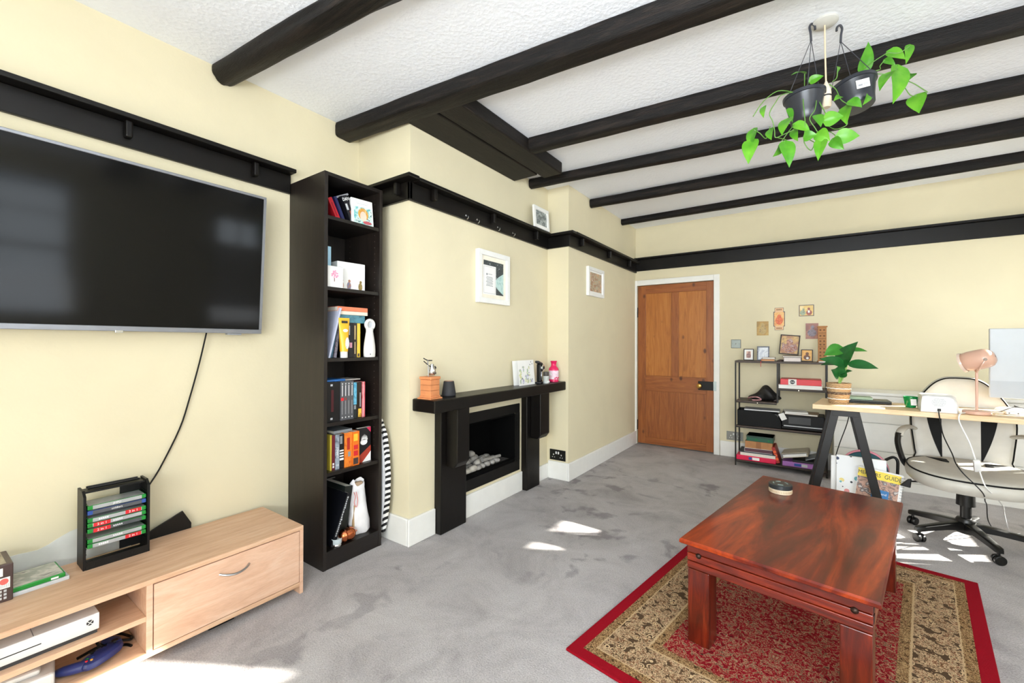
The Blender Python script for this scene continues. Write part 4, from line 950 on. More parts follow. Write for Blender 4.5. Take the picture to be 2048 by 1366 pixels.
# ------------------------------------------------------------------ door
dr = struct(thing('door_1', '', '', (DX0, YB+0.012, 0))); del dr['label'], dr['category']
DW = DX1-DX0
def db(mb, x0, x1, z0, z1, y0, y1, bev=0.002): return mb.box(x0-DX0, x1-DX0, y0, y1, z0, z1, bev)
x0, x1 = DX0+0.002, DX1-0.002
db(MB(), x0, x0+0.085, 0.012, DZ, 0, 0.04).build('stile', m_pine, dr)
db(MB(), x1-0.07, x1, 0.012, DZ, 0, 0.04).build('stile', m_pine, dr)
db(MB(), x0+0.085, x1-0.07, DZ-0.09, DZ, 0, 0.04).build('top_rail', m_pinex, dr)
db(MB(), x0+0.085, x1-0.07, 0.600, 0.770, 0, 0.04).build('lock_rail', m_pinex, dr)
db(MB(), x0+0.085, x1-0.07, 0.012, 0.085, 0, 0.04).build('bottom_rail', m_pinex, dr)
db(MB(), -1.238, -1.164, 0.770, DZ-0.09, 0, 0.04).build('muntin', m_pine, dr)
db(MB(), -1.200, -1.164, 0.085, 0.600, 0.004, 0.04).build('muntin', m_pine, dr)
for a, b_, c, d in ((x0+0.085, -1.238, 0.770, DZ-0.09), (-1.164, x1-0.07, 0.770, DZ-0.09)):
    db(MB(), a, b_, c, d, 0.012, 0.03, 0).build('upper_panel', m_pinep, dr)
for a, b_, c, d in ((x0+0.085, -1.200, 0.085, 0.600), (-1.164, x1-0.07, 0.085, 0.600)):
    db(MB(), a, b_, c, d, 0.010, 0.03, 0).build('lower_panel', m_pine, dr)
lock = db(MB(), -0.965, x1, 0.645, 0.735, -0.014, 0.0, 0.003).build('rim_lock', m_black, dr)
MB().lathe([(0.009, 0), (0.009, 0.018), (0.020, 0.024), (0.026, 0.036), (0.022, 0.050), (0.008, 0.056)], 24, (-0.947-DX0, -0.014, 0.688), Matrix.Rotation(R(90), 4, 'X')).build('door_knob', m_brass, lock, smooth=True)
for z in (1.42, 0.16):
    MB().box(-0.012, 0.004, -0.010, 0.004, z, z+0.11, bev=0.002).build('hinge', m_blackp, dr)
fr = MB()
fr.box(-0.004-0.068, -0.004, -0.030, -0.012, 0, DZ+0.062, 0.004).box(DW+0.004, DW+0.058, -0.030, -0.012, 0, DZ+0.062, 0.004).box(-0.004, DW+0.004, -0.030, -0.012, DZ+0.004, DZ+0.062, 0.004)
fr.build('door_frame', m_white, dr)
MB().box(DW+0.002, DW+0.030, -0.036, -0.030, 0.645, 0.74, bev=0.003).build('lock_keep', M('pale blue grey keep', '#C3D2D2', 0.4), dr)

# ------------------------------------------------------------------ pictures on the back wall
def poster(name, label, x0, x1, z0, z1, mt, border=None, group='small devotional pictures on the wall'):
    g = thing(name, label, 'picture', ((x0+x1)/2, YB, z0), 0, group)
    a = (x1-x0)/2; h = z1-z0
    if border: MB().box(-a, a, -0.002, 0, 0, h).build('border', border, g); bz = 0.006
    else: bz = 0.0
    MB().box(-a+bz, a-bz, -0.003, -0.002 if border else 0, bz, h-bz).build('print', mt, g)
    return g, a, h
m_gold = PR('gold ochre print', ['#C9A85A', '#B08A42', '#8E7038'], 14)
g, a, h = poster('wall_picture', 'plain ochre unframed picture left of the ornate card', -0.433, -0.335, 1.205, 1.340, m_gold)
fig(g, [(0, 0.050, 0.030, 0.040), (0, 0.098, 0.016, 0.022)], -0.003, PR('dim gold figure', ['#A4894C', '#BFA468', '#7E5E36'], 40))
m_or = PR('orange deity backdrop', ['#E8A04A', '#EFC07A', '#D8803A'], 26)
g = thing('wall_picture', 'ornate orange card with stepped top and bottom on the wall', 'picture', (-0.249, YB, 1.254), 0, 'small devotional pictures on the wall')
MB().prism([(-0.036, 0), (0.036, 0), (0.036, 0.034), (0.046, 0.034), (0.046, 0.175), (0.036, 0.175), (0.036, 0.211), (-0.036, 0.211), (-0.036, 0.175), (-0.046, 0.175), (-0.046, 0.034), (-0.036, 0.034)], 'y', -0.002, 0).build('border', m_brown, g)
MB().prism([(-0.033, 0.003), (0.033, 0.003), (0.033, 0.208), (-0.033, 0.208)], 'y', -0.0025, -0.002).build('backing', M('peach card', '#E9BE94', 0.6), g)
MB().box(-0.040, 0.040, -0.003, -0.0024, 0.040, 0.168).build('print', m_or, g)
fig(g, [(0, 0.090, 0.030, 0.040), (0, 0.128, 0.016, 0.018)], -0.003, PR('vermilion figure', ['#D9541E', '#E87A34', '#C23A18', '#F0A860'], 70))
mb = MB()
for zc in (0.012, 0.187):
    for i in range(5): mb.box(-0.022+i*0.009, -0.016+i*0.009, -0.003, -0.0025, zc, zc+0.012)
mb.build('ornament_print', M('brown script print', '#7A5236', 0.6), g)
g, a, h = poster('wall_picture', 'landscape picture of two seated figures, highest on the wall', -0.094, 0.020, 1.378, 1.482, PR('pale gold scene', ['#E9CF8A', '#DDB868', '#F0E0B0'], 20), m_brown)
fig(g, [(-0.028, 0.032, 0.022, 0.024), (-0.022, 0.062, 0.009, 0.011)], -0.003, PR('sage figure', ['#7E8E72', '#A4AE92', '#6A7460'], 40))
fig(g, [(0.020, 0.032, 0.022, 0.024), (0.018, 0.066, 0.010, 0.012)], -0.003, PR('maroon figure', ['#7A2F28', '#A85848', '#5E2420'], 40))
fig(g, [(0.018, 0.042, 0.008, 0.013)], -0.0034, m_paperw)
g, a, h = poster('wall_picture', 'pinkish brown unframed picture beside the carved wooden tower', -0.043, 0.052, 1.170, 1.312, PR('rose brown print', ['#B98068', '#9A6456', '#7E4E48'], 16))
fig(g, [(0, 0.055, 0.034, 0.034), (0.004, 0.105, 0.014, 0.018)], -0.003, PR('dusky figure', ['#5E444A', '#8E8490', '#4A3238'], 50))

# ------------------------------------------------------------------ shelving unit
UX0, UX1, UY0, UY1, UZ = -0.583, 0.112, 4.435, 4.700, 0.968
un = thing('shelving_unit', 'slim black metal shelving unit with staggered brown shelves by the door', 'shelving unit', (UX0, UY0, 0))
def ub(x0, x1, y0, y1, z0, z1, bev=0.001): return MB().box(x0-UX0, x1-UX0, y0-UY0, y1-UY0, z0, z1, bev)
m_ush = WOOD('dark walnut shelf', '#2C211B', '#43342A', '#574438', (1, 10, 10), 4, 0.5, fine=0.3)
pw = 0.012
for x in (UX0, UX1-pw):
    for y in (UY0, UY1-pw):
        ub(x, x+pw, y, y+pw, 0, UZ-0.018).build('post', m_blackm, un)
XM = -0.252
for y in (UY0, UY1-pw): ub(XM, XM+pw, y, y+pw, 0.602, UZ-0.018).build('post', m_blackm, un)
ub(UX0, UX1, UY0, UY1, UZ-0.018, UZ).build('top_shelf', m_ush, un)
UL = [('shelf', UX0, XM+pw, 0.602), ('shelf', XM, UX1, 0.733), ('shelf', UX0, UX1, 0.372), ('shelf', UX0, UX1, 0.055)]
for nm, a, b_, z in UL:
    ub(a+pw, b_-pw, UY0+0.002, UY1-0.002, z-0.014, z).build(nm, m_ush, un)
    mb = MB()
    mb.box(a+pw-UX0, b_-pw-UX0, 0, pw, z-0.020, z-0.0145)
    mb.box(a+pw-UX0, b_-pw-UX0, UY1-UY0-pw, UY1-UY0, z-0.020, z-0.0145)
    mb.build('shelf_bar', m_blackm, un)
for x, z in ((-0.40, 0.600), (-0.09, 0.731)):
    MB().lathe([(0.005, 0), (0.004, 0.003)], 10, (x-UX0, 0, z-0.010), Matrix.Rotation(R(90), 4, 'X')).build('screw', m_chrome, un)
m_fdk = M('dark wood frame', '#33261F', 0.4)
GF = 'small framed pictures on the shelving unit'
zt = UZ
g, y = frame_pic('photo_frame', 'small dark frame with a wide white mount, leftmost on the unit', (-0.480, 4.530, zt+0.001), (R(-8), 0, 0), 0.084, 0.108, 0.007, 0.010, m_fdk, 0.016, m_paperw, PR('rosy photo', ['#C9A090', '#D8B8A6', '#A8807A'], 20), GF, stand=True)
fig(g, [(0, 0.044, 0.019, 0.022), (0.004, 0.074, 0.009, 0.011)], y, PR('rosy figure', ['#A87A72', '#8A6A6A', '#C99A8A'], 50))
g, y = frame_pic('photo_frame', 'silvery reflective frame behind the small books on the unit', (-0.365, 4.560, zt+0.001), (R(-9), 0, 0), 0.098, 0.132, 0.010, 0.012, M('dark patterned silver frame', '#6A6C74', 0.3, 0.6, var=0.5, vscale=70), 0.0, m_paperw, PR('glary grey photo', ['#B9C0CC', '#E9EDF2', '#8E95A4'], 16), GF, stand=True)
g, y = frame_pic('photo_frame', 'largest dark framed picture, tilted on books on the unit', (-0.172, 4.640, zt+0.0575), (R(-10), R(5), 0), 0.152, 0.182, 0.009, 0.012, m_fdk, 0.0, m_paperw, PR('warm devotional scene', ['#C99A5A', '#B0806A', '#DDBB7A', '#8A6A6A'], 16), GF, stand=True)
fig(g, [(0.0, 0.060, 0.046, 0.044), (0.0, 0.118, 0.026, 0.030), (0.042, 0.066, 0.018, 0.034), (-0.042, 0.070, 0.016, 0.030)], y, PR('robed figures', ['#A86A58', '#C9B4B0', '#8A5048', '#D8A890', '#6A5058'], 55))
g, y = frame_pic('photo_frame', 'small dark frame with a seated figure beside the carved tower', (-0.033, 4.530, zt+0.001), (R(-8), R(1), 0), 0.086, 0.106, 0.007, 0.010, m_fdk, 0.0, m_paperw, PR('amber backdrop', ['#D99A48', '#E8B464', '#C98838'], 20), GF, stand=True)
fig(g, [(0, 0.036, 0.024, 0.022), (0.002, 0.068, 0.012, 0.014)], y, PR('brown figure', ['#4A3A34', '#7A4A2E', '#2E2828'], 60))
fig(g, [(0.004, 0.030, 0.010, 0.010)], y-0.0006, m_paperw)
tw = thing('carved_tower', 'tall carved wooden incense tower on the shelving unit', 'incense holder', (0.076, 4.55, zt))
m_carv = M('carved mango wood', '#A8733F', 0.6, var=0.15, bmp=0.2)
MB().box(-0.030, 0.030, -0.030, 0.030, 0, 0.300, bev=0.002).build('body', m_carv, tw)
MB().box(-0.037, 0.037, -0.037, 0.037, 0.300, 0.310, bev=0.002).build('cap', m_carv, tw)
MB().box(-0.036, 0.036, -0.036, 0.036, 0, 0.010, bev=0.002).build('foot', m_carv, tw)
mb = MB()
for zc in (0.275, 0.225, 0.180, 0.150, 0.115, 0.085, 0.055, 0.030):
    for xx in (-0.013, 0.013):
        mb.lathe([(0.007, 0), (0.007, 0.0008)], 10, (xx, -0.0301, zc), Matrix.Rotation(R(90), 4, 'X'))
for zc in (0.25, 0.20, 0.13): mb.box(-0.026, 0.026, -0.0308, -0.030, zc-0.002, zc+0.002)
mb.build('fretwork', M('dark fretwork', '#6A4424', 0.7), tw)
def flat_book(label, loc, w_, d_, t_, cover, rz=0.0, group=None, pages=None, name='book', cat='book'):
    """book or file lying flat, spine away, page edges to -y"""
    b = thing(name, label, cat, loc, rz, group)
    c = 0.0016
    MB().box(-w_/2, w_/2, 0, d_, 0, c).box(-w_/2, w_/2, 0, d_, t_-c, t_).box(-w_/2, -w_/2+c, 0, d_, c, t_-c).build('cover', cover, b)
    MB().box(-w_/2+c+0.0002, w_/2-0.003, 0.003, d_-0.003, c, t_-c).build('pages', pages or m_paper, b)
    return b
GB = 'small books on top of the shelving unit'
flat_book('maroon covered book lying lowest under the grey book, unit top', (-0.322, 4.475, zt), 0.108, 0.07, 0.018, m_brown, R(4), GB, M('orange tinted pages', '#D9A070', 0.8))
tag(MB().tube([(-0.368, 4.476, zt+0.006), (-0.371, 4.462, zt+0.003), (-0.372, 4.428, zt-0.004), (-0.373, 4.426, zt-0.05)], 0.0018, 6).build('ribbon', m_red, smooth=True), 'red ribbon bookmark hanging over the edge of the unit top', 'ribbon')
flat_book('grey book lying on the maroon book, top of unit', (-0.315, 4.48, zt+0.0185), 0.098, 0.06, 0.016, M('grey brown cover', '#7A7078', 0.5), R(-3), GB)
tag(MB().lathe([(0.03, 0), (0.032, 0.004), (0.02, 0.012), (0.008, 0.016)], 16, (-0.225, 4.53, zt)).build('trinket', m_brown, smooth=True), 'small dark brown trinket dish between the book piles', 'trinket')
flat_book('white paged book lying under the brown book, unit top', (-0.137, 4.475, zt), 0.128, 0.17, 0.036, m_brown, R(2), GB, M('bright pages', '#F1E6E2', 0.8))
flat_book('dark brown slim book under the largest framed picture', (-0.140, 4.49, zt+0.0365), 0.140, 0.165, 0.013, M('dark reddish cover', '#5E3A34', 0.5), R(-2), GB)
flat_book('stack of loose white papers behind the plant leaves, unit top', (0.075, 4.440, zt), 0.05, 0.06, 0.008, m_paperw, R(-10), None, m_paperw, 'paper_stack', 'papers')
# second level
bx = thing('red_box', 'red box with a white centre band and round black logo', 'box', (-0.078, 4.455, 0.733+0.0325))
MB().box(-0.148, 0.148, 0, 0.21, 0, 0.050, bev=0.003).build('box', M('bright red card', '#DA2A38', 0.4, var=0.05), bx)
MB().box(-0.088, -0.028, -0.0006, 0.001, 0.001, 0.049).build('white_band', m_paperw, bx)
MB().lathe([(0.018, 0), (0.018, 0.0006)], 24, (-0.058, -0.0006, 0.025), Matrix.Rotation(R(90), 4, 'X')).build('logo_disc', m_inkd, bx)
text('no', 0.026, m_ink, bx, (-0.058, -0.0013, 0.026), FY)
flat_book('white file lying under the red box on the unit', (-0.080, 4.445, 0.733), 0.315, 0.225, 0.032, m_paperw, 0, None, m_paperw, 'white_file', 'file')
bg_ = thing('black_bag', 'crumpled black fabric bag on the left middle shelf', 'bag', (-0.345, 4.56, 0.602))
b = bmesh.new(); bmesh.ops.create_icosphere(b, subdivisions=4, radius=1)
for v in b.verts:
    c_ = v.co.copy(); k = 1+0.10*math.sin(6*c_.x+2*c_.z)+0.08*math.sin(7*c_.y+4*c_.x)
    hh = 0.052*(1.0 if c_.x > 0 else 1.0)*math.exp(-((c_.x-0.05)/0.75)**2)+0.016
    v.co = Vector((c_.x*0.125*k, c_.y*0.085*k, max(-0.98, c_.z)*hh*k+hh*0.95))
    if v.co.z < 0.001: v.co.z = 0.001
mb = MB(); mb.b.free(); mb.b = b; mb.build('cloth', M('black crumpled cloth', '#1A1818', 0.6, bmp=0.4, bscale=50), bg_, smooth=True)
MB().tube([(-0.14, -0.02, 0.008), (-0.12, -0.07, 0.028), (-0.06, -0.09, 0.036), (-0.03, -0.088, 0.014), (-0.10, -0.085, 0.006)], 0.006, 8).build('strap', M('pink plaid strap', '#B9888A', 0.7, var=0.3, vscale=60), bg_, smooth=True)
MB().lathe([(0.018, 0), (0.014, 0.005), (0.004, 0.007)], 14, (0.035, -0.078, 0.055), Matrix.Rotation(R(80), 4, 'X')).build('buckle', m_grey, bg_, smooth=True)
tag(MB().box(-0.235, -0.205, 4.52, 4.62, 0.616, 0.65, bev=0.008).build('brown_pouch', m_brown, loc=(-0.048, 0.0, -0.0140)), 'small brown pouch at the right end of the bag', 'pouch')
# third level
bf = thing('magazine_file', 'black curved-edge magazine file lying on the wide middle shelf', 'file', (-0.565, 4.46, 0.372))
m_file = M('black card file', '#080808', 0.6, var=0.2, spec=0.25)
pf = [(0.0, 0.002), (0.345, 0.002), (0.345, 0.05), (0.335, 0.085), (0.31, 0.115), (0.27, 0.135), (0.235, 0.14), (0.0, 0.14)]
MB().prism(pf, 'y', 0, 0.003).build('front_panel', m_file, bf)
MB().prism(pf, 'y', 0.19, 0.193).build('back_panel', m_file, bf)
MB().box(0, 0.003, 0.003, 0.19, 0.002, 0.14).build('spine', m_file, bf)
MB().box(0.003, 0.33, 0.003, 0.19, 0.002, 0.005).build('bottom', m_file, bf)
MB().box(0.02, 0.32, 0.03, 0.17, 0.005, 0.10).build('papers', m_paperw, bf)
flat_book('loose pale papers lying across the black magazine file', (-0.37, 4.48, 0.372+0.1405), 0.28, 0.17, 0.010, M('pale grey folder', '#B9BAC0', 0.6), R(3), None, m_paperw, 'paper_stack', 'papers')
pn = thing('printer', 'squat black printer on the right of the wide shelf', 'printer', (-0.065, 4.452, 0.372))
MB().box(-0.155, 0.160, 0.03, 0.235, 0, 0.13, bev=0.008).build('body', M('charcoal plastic', '#111113', 0.5, spec=0.3), pn)
MB().box(-0.150, 0.150, -0.01, 0.03, 0.010, 0.030, bev=0.003).build('output_tray', M('black tray', '#0B0B0C', 0.5, spec=0.3), pn)
MB().box(-0.135, 0.140, -0.012, 0.0, 0.031, 0.040, bev=0.002).build('tray_edge', m_lgrey, pn)
MB().box(-0.10, 0.06, 0.0275, 0.031, 0.05, 0.11).build('front_panel', m_dgrey, pn)
flat_book('brown folder with loose sheets on top of the printer', (-0.075, 4.475, 0.372+0.1305), 0.24, 0.19, 0.014, M('buff folder', '#A08A70', 0.6), R(-3), None, m_paperw, 'folder', 'folder')
flat_book('crumpled white sheets lying on the brown folder', (-0.105, 4.47, 0.372+0.1450), 0.17, 0.15, 0.012, m_paperw, R(8), None, m_paperw, 'paper_stack', 'papers')
tag(MB().box(-0.022, 0.022, -0.0008, 0.0008, 0, 0.06).build('paper_tag', m_paperw, loc=(-0.196, 4.472, 0.452), rot=(R(-4), R(-25), R(10))), 'white paper slip hanging at the printer corner', 'paper')
# bottom level
zt = 0.055
GS = 'files stacked on the lowest shelf'
def file_box(label, loc, w_, d_, t_, mt, rz=0, cat='file', name='document_file', prints=()):
    b = thing(name, label, cat, loc, rz, GS)
    MB().box(-w_/2, w_/2, 0, d_, 0, t_, bev=min(0.006, t_*0.3)).build('case', mt, b)
    for x0_, x1_, m_ in prints: MB().box(x0_, x1_, -0.0008, 0.001, t_*0.25, t_*0.8).build('spine_label', m_, b)
    return b
file_box('hot pink lever file with a blue and white label, lowest left', (-0.415, 4.440, zt), 0.315, 0.22, 0.044, M('hot pink file', '#E0174C', 0.4), prints=((-0.055, -0.03, m_blue), (-0.026, 0.03, m_paperw)))
flat_book('thick white document wallet on the pink file', (-0.400, 4.450, zt+0.0445), 0.28, 0.21, 0.026, m_paperw, R(-2), GS, m_paper, 'document_file', 'file')
file_box('dark slate folder between the white files, left stack', (-0.405, 4.446, zt+0.071), 0.290, 0.21, 0.010, M('slate folder', '#2F343C', 0.5), R(1))
flat_book('white ring file with a dark label below the carton', (-0.395, 4.450, zt+0.0815), 0.220, 0.20, 0.034, m_paperw, R(2), GS, M('plum paper edge', '#5A3A44', 0.7), 'document_file', 'file')
b = thing('cardboard_carton', 'small brown cardboard carton under the green box', 'box', (-0.393, 4.455, zt+0.116), 0)
MB().box(-0.108, 0.108, 0, 0.19, 0, 0.062, bev=0.002).build('carton', M('corrugated brown card', '#B07C4E', 0.7, var=0.12), b)
MB().box(-0.020, 0.020, -0.0006, 0.0, 0, 0.062).build('tape', M('tape brown', '#966238', 0.4), b)
b = thing('green_box', 'flat dark green box on the brown carton', 'box', (-0.385, 4.456, zt+0.1785), R(-1))
MB().box(-0.105, 0.105, 0, 0.18, 0, 0.050, bev=0.003).build('box', M('bottle green card', '#14553F', 0.45), b)
MB().box(-0.106, 0.106, -0.001, 0.181, 0.034, 0.050, bev=0.002).build('lid', M('bottle green lid', '#1C3B30', 0.45), b)
MB().box(-0.034, -0.020, -0.0014, 0.0, 0.014, 0.022).box(0.066, 0.076, -0.0014, 0.0, 0.014, 0.022).build('emblem', m_green, b)
b = thing('patterned_folder', 'red folder with orange circles standing tilted between the stacks', 'folder', (-0.252, 4.452, zt), (0, R(-16), 0), GS)
MB().box(0, 0.028, 0, 0.20, 0.008, 0.15, bev=0.002).build('cover', M('brick red card', '#A62A22', 0.45), b)
mb = MB()
for zc in (0.045, 0.078, 0.108): mb.lathe([(0.012, 0), (0.012, 0.0008)], 16, (0.014, 0.0, zc), Matrix.Rotation(R(90), 4, 'X'))
mb.build('circle_print', M('orange print', '#F0642E', 0.5), b)
file_box('purple lever file with a blue and white label, lowest right', (-0.078, 4.438, zt), 0.265, 0.22, 0.042, M('lilac purple file', '#A46BB4', 0.4), prints=((-0.045, 0.005, m_blue), (0.008, 0.05, m_lgrey)))
flat_book('black folder lying on the purple file', (-0.035, 4.455, zt+0.0425), 0.20, 0.20, 0.018, M('black folder', '#17171A', 0.5), R(2), GS, M('dark sheets', '#3A3A3E', 0.8), 'document_file', 'file')
b = thing('document_file', 'cream ring binder lying tilted on the black folder', 'file', (-0.110, 4.446, zt+0.0855), (0, R(-13), R(-4)), GS)
MB().box(-0.105, 0.085, 0, 0.21, 0, 0.003).box(-0.105, 0.085, 0, 0.21, 0.035, 0.038).box(0.085, 0.088, 0, 0.21, 0, 0.038).build('cover', M('cream binder', '#D8CDB8', 0.5), b)
MB().box(-0.095, 0.08, 0.006, 0.20, 0.004, 0.026).build('pages', m_paperw, b)
b = thing('document_file', 'thin grey clipboard propped against the right posts', 'file', (0.00, 4.470, zt+0.083), (0, R(-22), 0), GS)
MB().box(-0.045, 0.085, 0, 0.18, -0.004, 0.004).build('board', M('grey clipboard', '#8A9094', 0.5), b)

# ------------------------------------------------------------------ white boarded cabinet along the back wall
cb = thing('white_sideboard', 'long low white cabinet with wide plain drawer fronts along the back wall', 'sideboard', (0.150, 4.385, 0))
CW = XW-0.02-0.150
MB().box(0, CW, 0.012, 0.345, 0.0, 0.722).build('carcass', m_white, cb)
MB().box(-0.006, CW, -0.008, 0.350, 0.722, 0.742, bev=0.003).build('top', m_white, cb)
for z0, z1 in ((0.505, 0.716), (0.287, 0.500), (0.072, 0.282)):
    for a, b_ in ((0.002, CW*0.5-0.002), (CW*0.5+0.002, CW-0.002)):
        MB().box(a, b_, 0, 0.012, z0, z1, bev=0.002).build('drawer_front', m_white, cb)
MB().box(0, CW, 0.004, 0.012, 0, 0.068, bev=0.001).build('plinth', m_white, cb)

# ------------------------------------------------------------------ desk
DT = 0.750
dk = thing('trestle_desk', 'pale oak desk on black trestle legs', 'desk', (0.58, 3.43, 0))
def kb(mb, x0, x1, y0, y1, z0, z1, bev=0.002): return mb.box(x0-0.58, x1-0.58, y0-3.43, y1-3.43, z0, z1, bev)
MB().prism([(0.005-0.58, 3.235-3.43), (1.46-0.58, 3.185-3.43), (1.46-0.58, 3.59-3.43), (0.060-0.58, 3.640-3.43)], 'z', DT-0.028, DT, 0.002).build('desktop', m_desk, dk)
def trestle(xc):
    for y in (3.255, 3.565):
        for sg in (-1, 1):
            mb = MB().prism([(xc+sg*0.025-0.58, DT-0.030), (xc+sg*0.068-0.58, DT-0.030), (xc+sg*0.215-0.58, 0.0), (xc+sg*0.172-0.58, 0.0)], 'y', y-0.016-3.43, y+0.016-3.43, 0.002)
            mb.build('trestle_leg', m_blackm, dk)
        kb(MB(), xc-0.062, xc+0.062, y-0.0165, y+0.0165, DT-0.062, DT-0.0285).build('trestle_head', m_blackm, dk)
    kb(MB(), xc-0.014, xc+0.014, 3.272, 3.549, DT-0.060, DT-0.030).build('trestle_bar', m_blackm, dk)
trestle(0.165); trestle(1.28)
tag(MB().tube([(0.215, 3.60, 0.718), (0.19, 3.55, 0.60), (0.150, 3.52, 0.47), (0.125, 3.50, 0.36), (0.13, 3.50, 0.28), (0.145, 3.52, 0.10), (0.20, 3.55, 0.005)], 0.003, 6).build('desk_cable', m_black, smooth=True), 'thin black cable hanging behind the left desk trestle', 'cable')

# ------------------------------------------------------------------ pot plant on the desk
def leaf_mesh(basep, tip, width, nrm=(0, -0.6, 0.8), fold=0.12, arch=0.12, heart=0.25, nu=9, nv=6):
    b0 = Vector(basep); t0 = Vector(tip); ax = t0-b0; L = ax.length; ax.normalize()
    n = Vector(nrm); n = (n-ax*n.dot(ax)).normalized(); s = ax.cross(n)
    mb = MB(); top = []; bot = []
    for i in range(nu+1):
        u = i/nu
        wv = (math.sin(PI*min(1, u**(0.56 if heart > 0.2 else 0.72)))**0.85)*(1-0.12*u)
        if u > 0.8: wv *= (1-((u-0.8)/0.2)**1.5*0.35)
        row = []
        for j in range(nv+1):
            v = (j/nv-0.5)*2
            back = heart*L*0.35*(abs(v)**1.5)*(1-u)**3
            p = b0+ax*(u*L-back)+s*(v*width*0.5*max(0.02, wv))+n*(arch*L*math.sin(PI*u)+fold*width*abs(v)*wv)
            row.append(p)
        top.append(row)
    V1 = [[mb.b.verts.new(p+n*0.0004) for p in r] for r in top]; V2 = [[mb.b.verts.new(p-n*0.0004) for p in r] for r in top]
    for i in range(nu):
        for j in range(nv):
            mb.b.faces.new((V1[i][j], V1[i][j+1], V1[i+1][j+1], V1[i+1][j])); mb.b.faces.new((V2[i][j], V2[i+1][j], V2[i+1][j+1], V2[i][j+1]))
    for i in range(nu):
        mb.b.faces.new((V1[i][0], V1[i+1][0], V2[i+1][0], V2[i][0])); mb.b.faces.new((V1[i][nv], V2[i][nv], V2[i+1][nv], V1[i+1][nv]))
    for j in range(nv):
        mb.b.faces.new((V1[0][j], V2[0][j], V2[0][j+1], V1[0][j+1])); mb.b.faces.new((V1[nu][j], V1[nu][j+1], V2[nu][j+1], V2[nu][j]))
    return mb
def leafmat(name, a, b_, rough=0.32, tr=0.25):
    mt, t, b = base(name); v = coords(t)
    c = ramp(t, noise(t, v, 22, 3), [(0.3, a), (0.7, b_)])
    t.links.new(c, b.inputs['Base Color']); b.inputs['Roughness'].default_value = rough
    out = t.nodes['Material Output']
    trn = nd(t, 'ShaderNodeBsdfTranslucent'); t.links.new(c, trn.inputs[0])
    mx = nd(t, 'ShaderNodeMixShader'); mx.inputs[0].default_value = tr
    t.links.new(b.outputs[0], mx.inputs[1]); t.links.new(trn.outputs[0], mx.inputs[2]); t.links.new(mx.outputs[0], out.inputs[0])
    return mt
m_leafd = leafmat('dark banana green leaf', '#1D5A2A', '#2E7636', 0.3, 0.15)
m_leafd2 = leafmat('mid green leaf', '#3B8A2C', '#4FA038', 0.35, 0.25)
m_leafp = leafmat('lime pothos leaf', '#58A824', '#7CC038', 0.35, 0.35)
m_leafp2 = leafmat('pothos leaf', '#468F22', '#66AE30', 0.35, 0.3)
m_stem = M('pale green stem', '#8FB860', 0.5)
m_vine = M('olive vine', '#5C8A3A', 0.5)
def rope_mat():
    mt, t, b = base('woven seagrass'); v = coords(t)
    wv = nd(t, 'ShaderNodeTexWave', i_Vector=coords(t, (1, 1, 1), (R(20), 0, 0)), i_Scale=55.0, i_Distortion=6.0, i_Detail=3.0)
    wv.bands_direction = 'Z'
    c = ramp(t, wv.outputs[0], [(0.2, '#8A6240'), (0.5, '#C29A68'), (0.8, '#E0C298')])
    t.links.new(c, b.inputs['Base Color']); b.inputs['Roughness'].default_value = 0.85
    bump(t, b, wv.outputs[0], 0.6, 0.006); return mt
pl = thing('potted_plant', 'broad-leaved green plant in a woven basket pot on the desk', 'plant', (0.140, 3.385, DT))
bpot = MB().lathe([(0.048, 0), (0.051, 0.004), (0.062, 0.105), (0.064, 0.128), (0.060, 0.129), (0.057, 0.112), (0.0, 0.110)], 36, cap=False).build('basket_pot', rope_mat(), pl, smooth=True)
for z, r_, mt in ((0.030, 0.0560, m_paperw), (0.062, 0.0600, m_brown), (0.070, 0.0608, m_brown), (0.096, 0.0632, m_paperw)):
    ring = [(r_*math.cos(2*PI*i/28), r_*math.sin(2*PI*i/28), z+0.002*math.sin(3*i)) for i in range(29)]
    plabel(MB().tube(ring, 0.0026, 6, 1).build('woven_band', mt, bpot, smooth=True), 'woven band')
MB().lathe([(0.0, 0.113), (0.057, 0.113), (0.057, 0.1105), (0, 0.1105)], 24, cap=False).build('soil', M('dark soil', '#3A2A1E', 0.95, bmp=0.6), pl)
o0 = Vector((0.140, 3.385, DT))
LV = [((0.145, 3.38, 0.968), (0.232, 3.34, 1.137), 0.088, (-0.75, -0.6, 0.15), m_leafd), ((0.165, 3.40, 1.10), (0.066, 3.37, 1.050), 0.062, (0.1, -0.8, 0.5), m_leafd2),
      ((0.185, 3.39, 0.998), (0.330, 3.37, 0.975), 0.050, (0.0, -0.8, 0.6), m_leafd), ((0.178, 3.35, 0.985), (0.040, 3.30, 1.028), 0.060, (0.1, -0.7, 0.7), m_leafd),
      ((0.17, 3.42, 1.00), (0.050, 3.42, 0.985), 0.05, (0, -0.5, 0.8), m_leafd), ((0.140, 3.36, 0.92), (0.100, 3.31, 0.963), 0.052, (0.4, -0.8, 0.3), m_leafd),
      ((0.150, 3.37, 0.93), (0.205, 3.33, 0.958), 0.036, (0.3, -0.6, 0.7), m_leafd), ((0.195, 3.41, 1.085), (0.283, 3.42, 1.078), 0.026, (0, -0.7, 0.7), m_leafd2),
      ((0.145, 3.37, 0.915), (0.155, 3.33, 0.995), 0.055, (-0.2, -0.9, 0.1), m_leafd)]
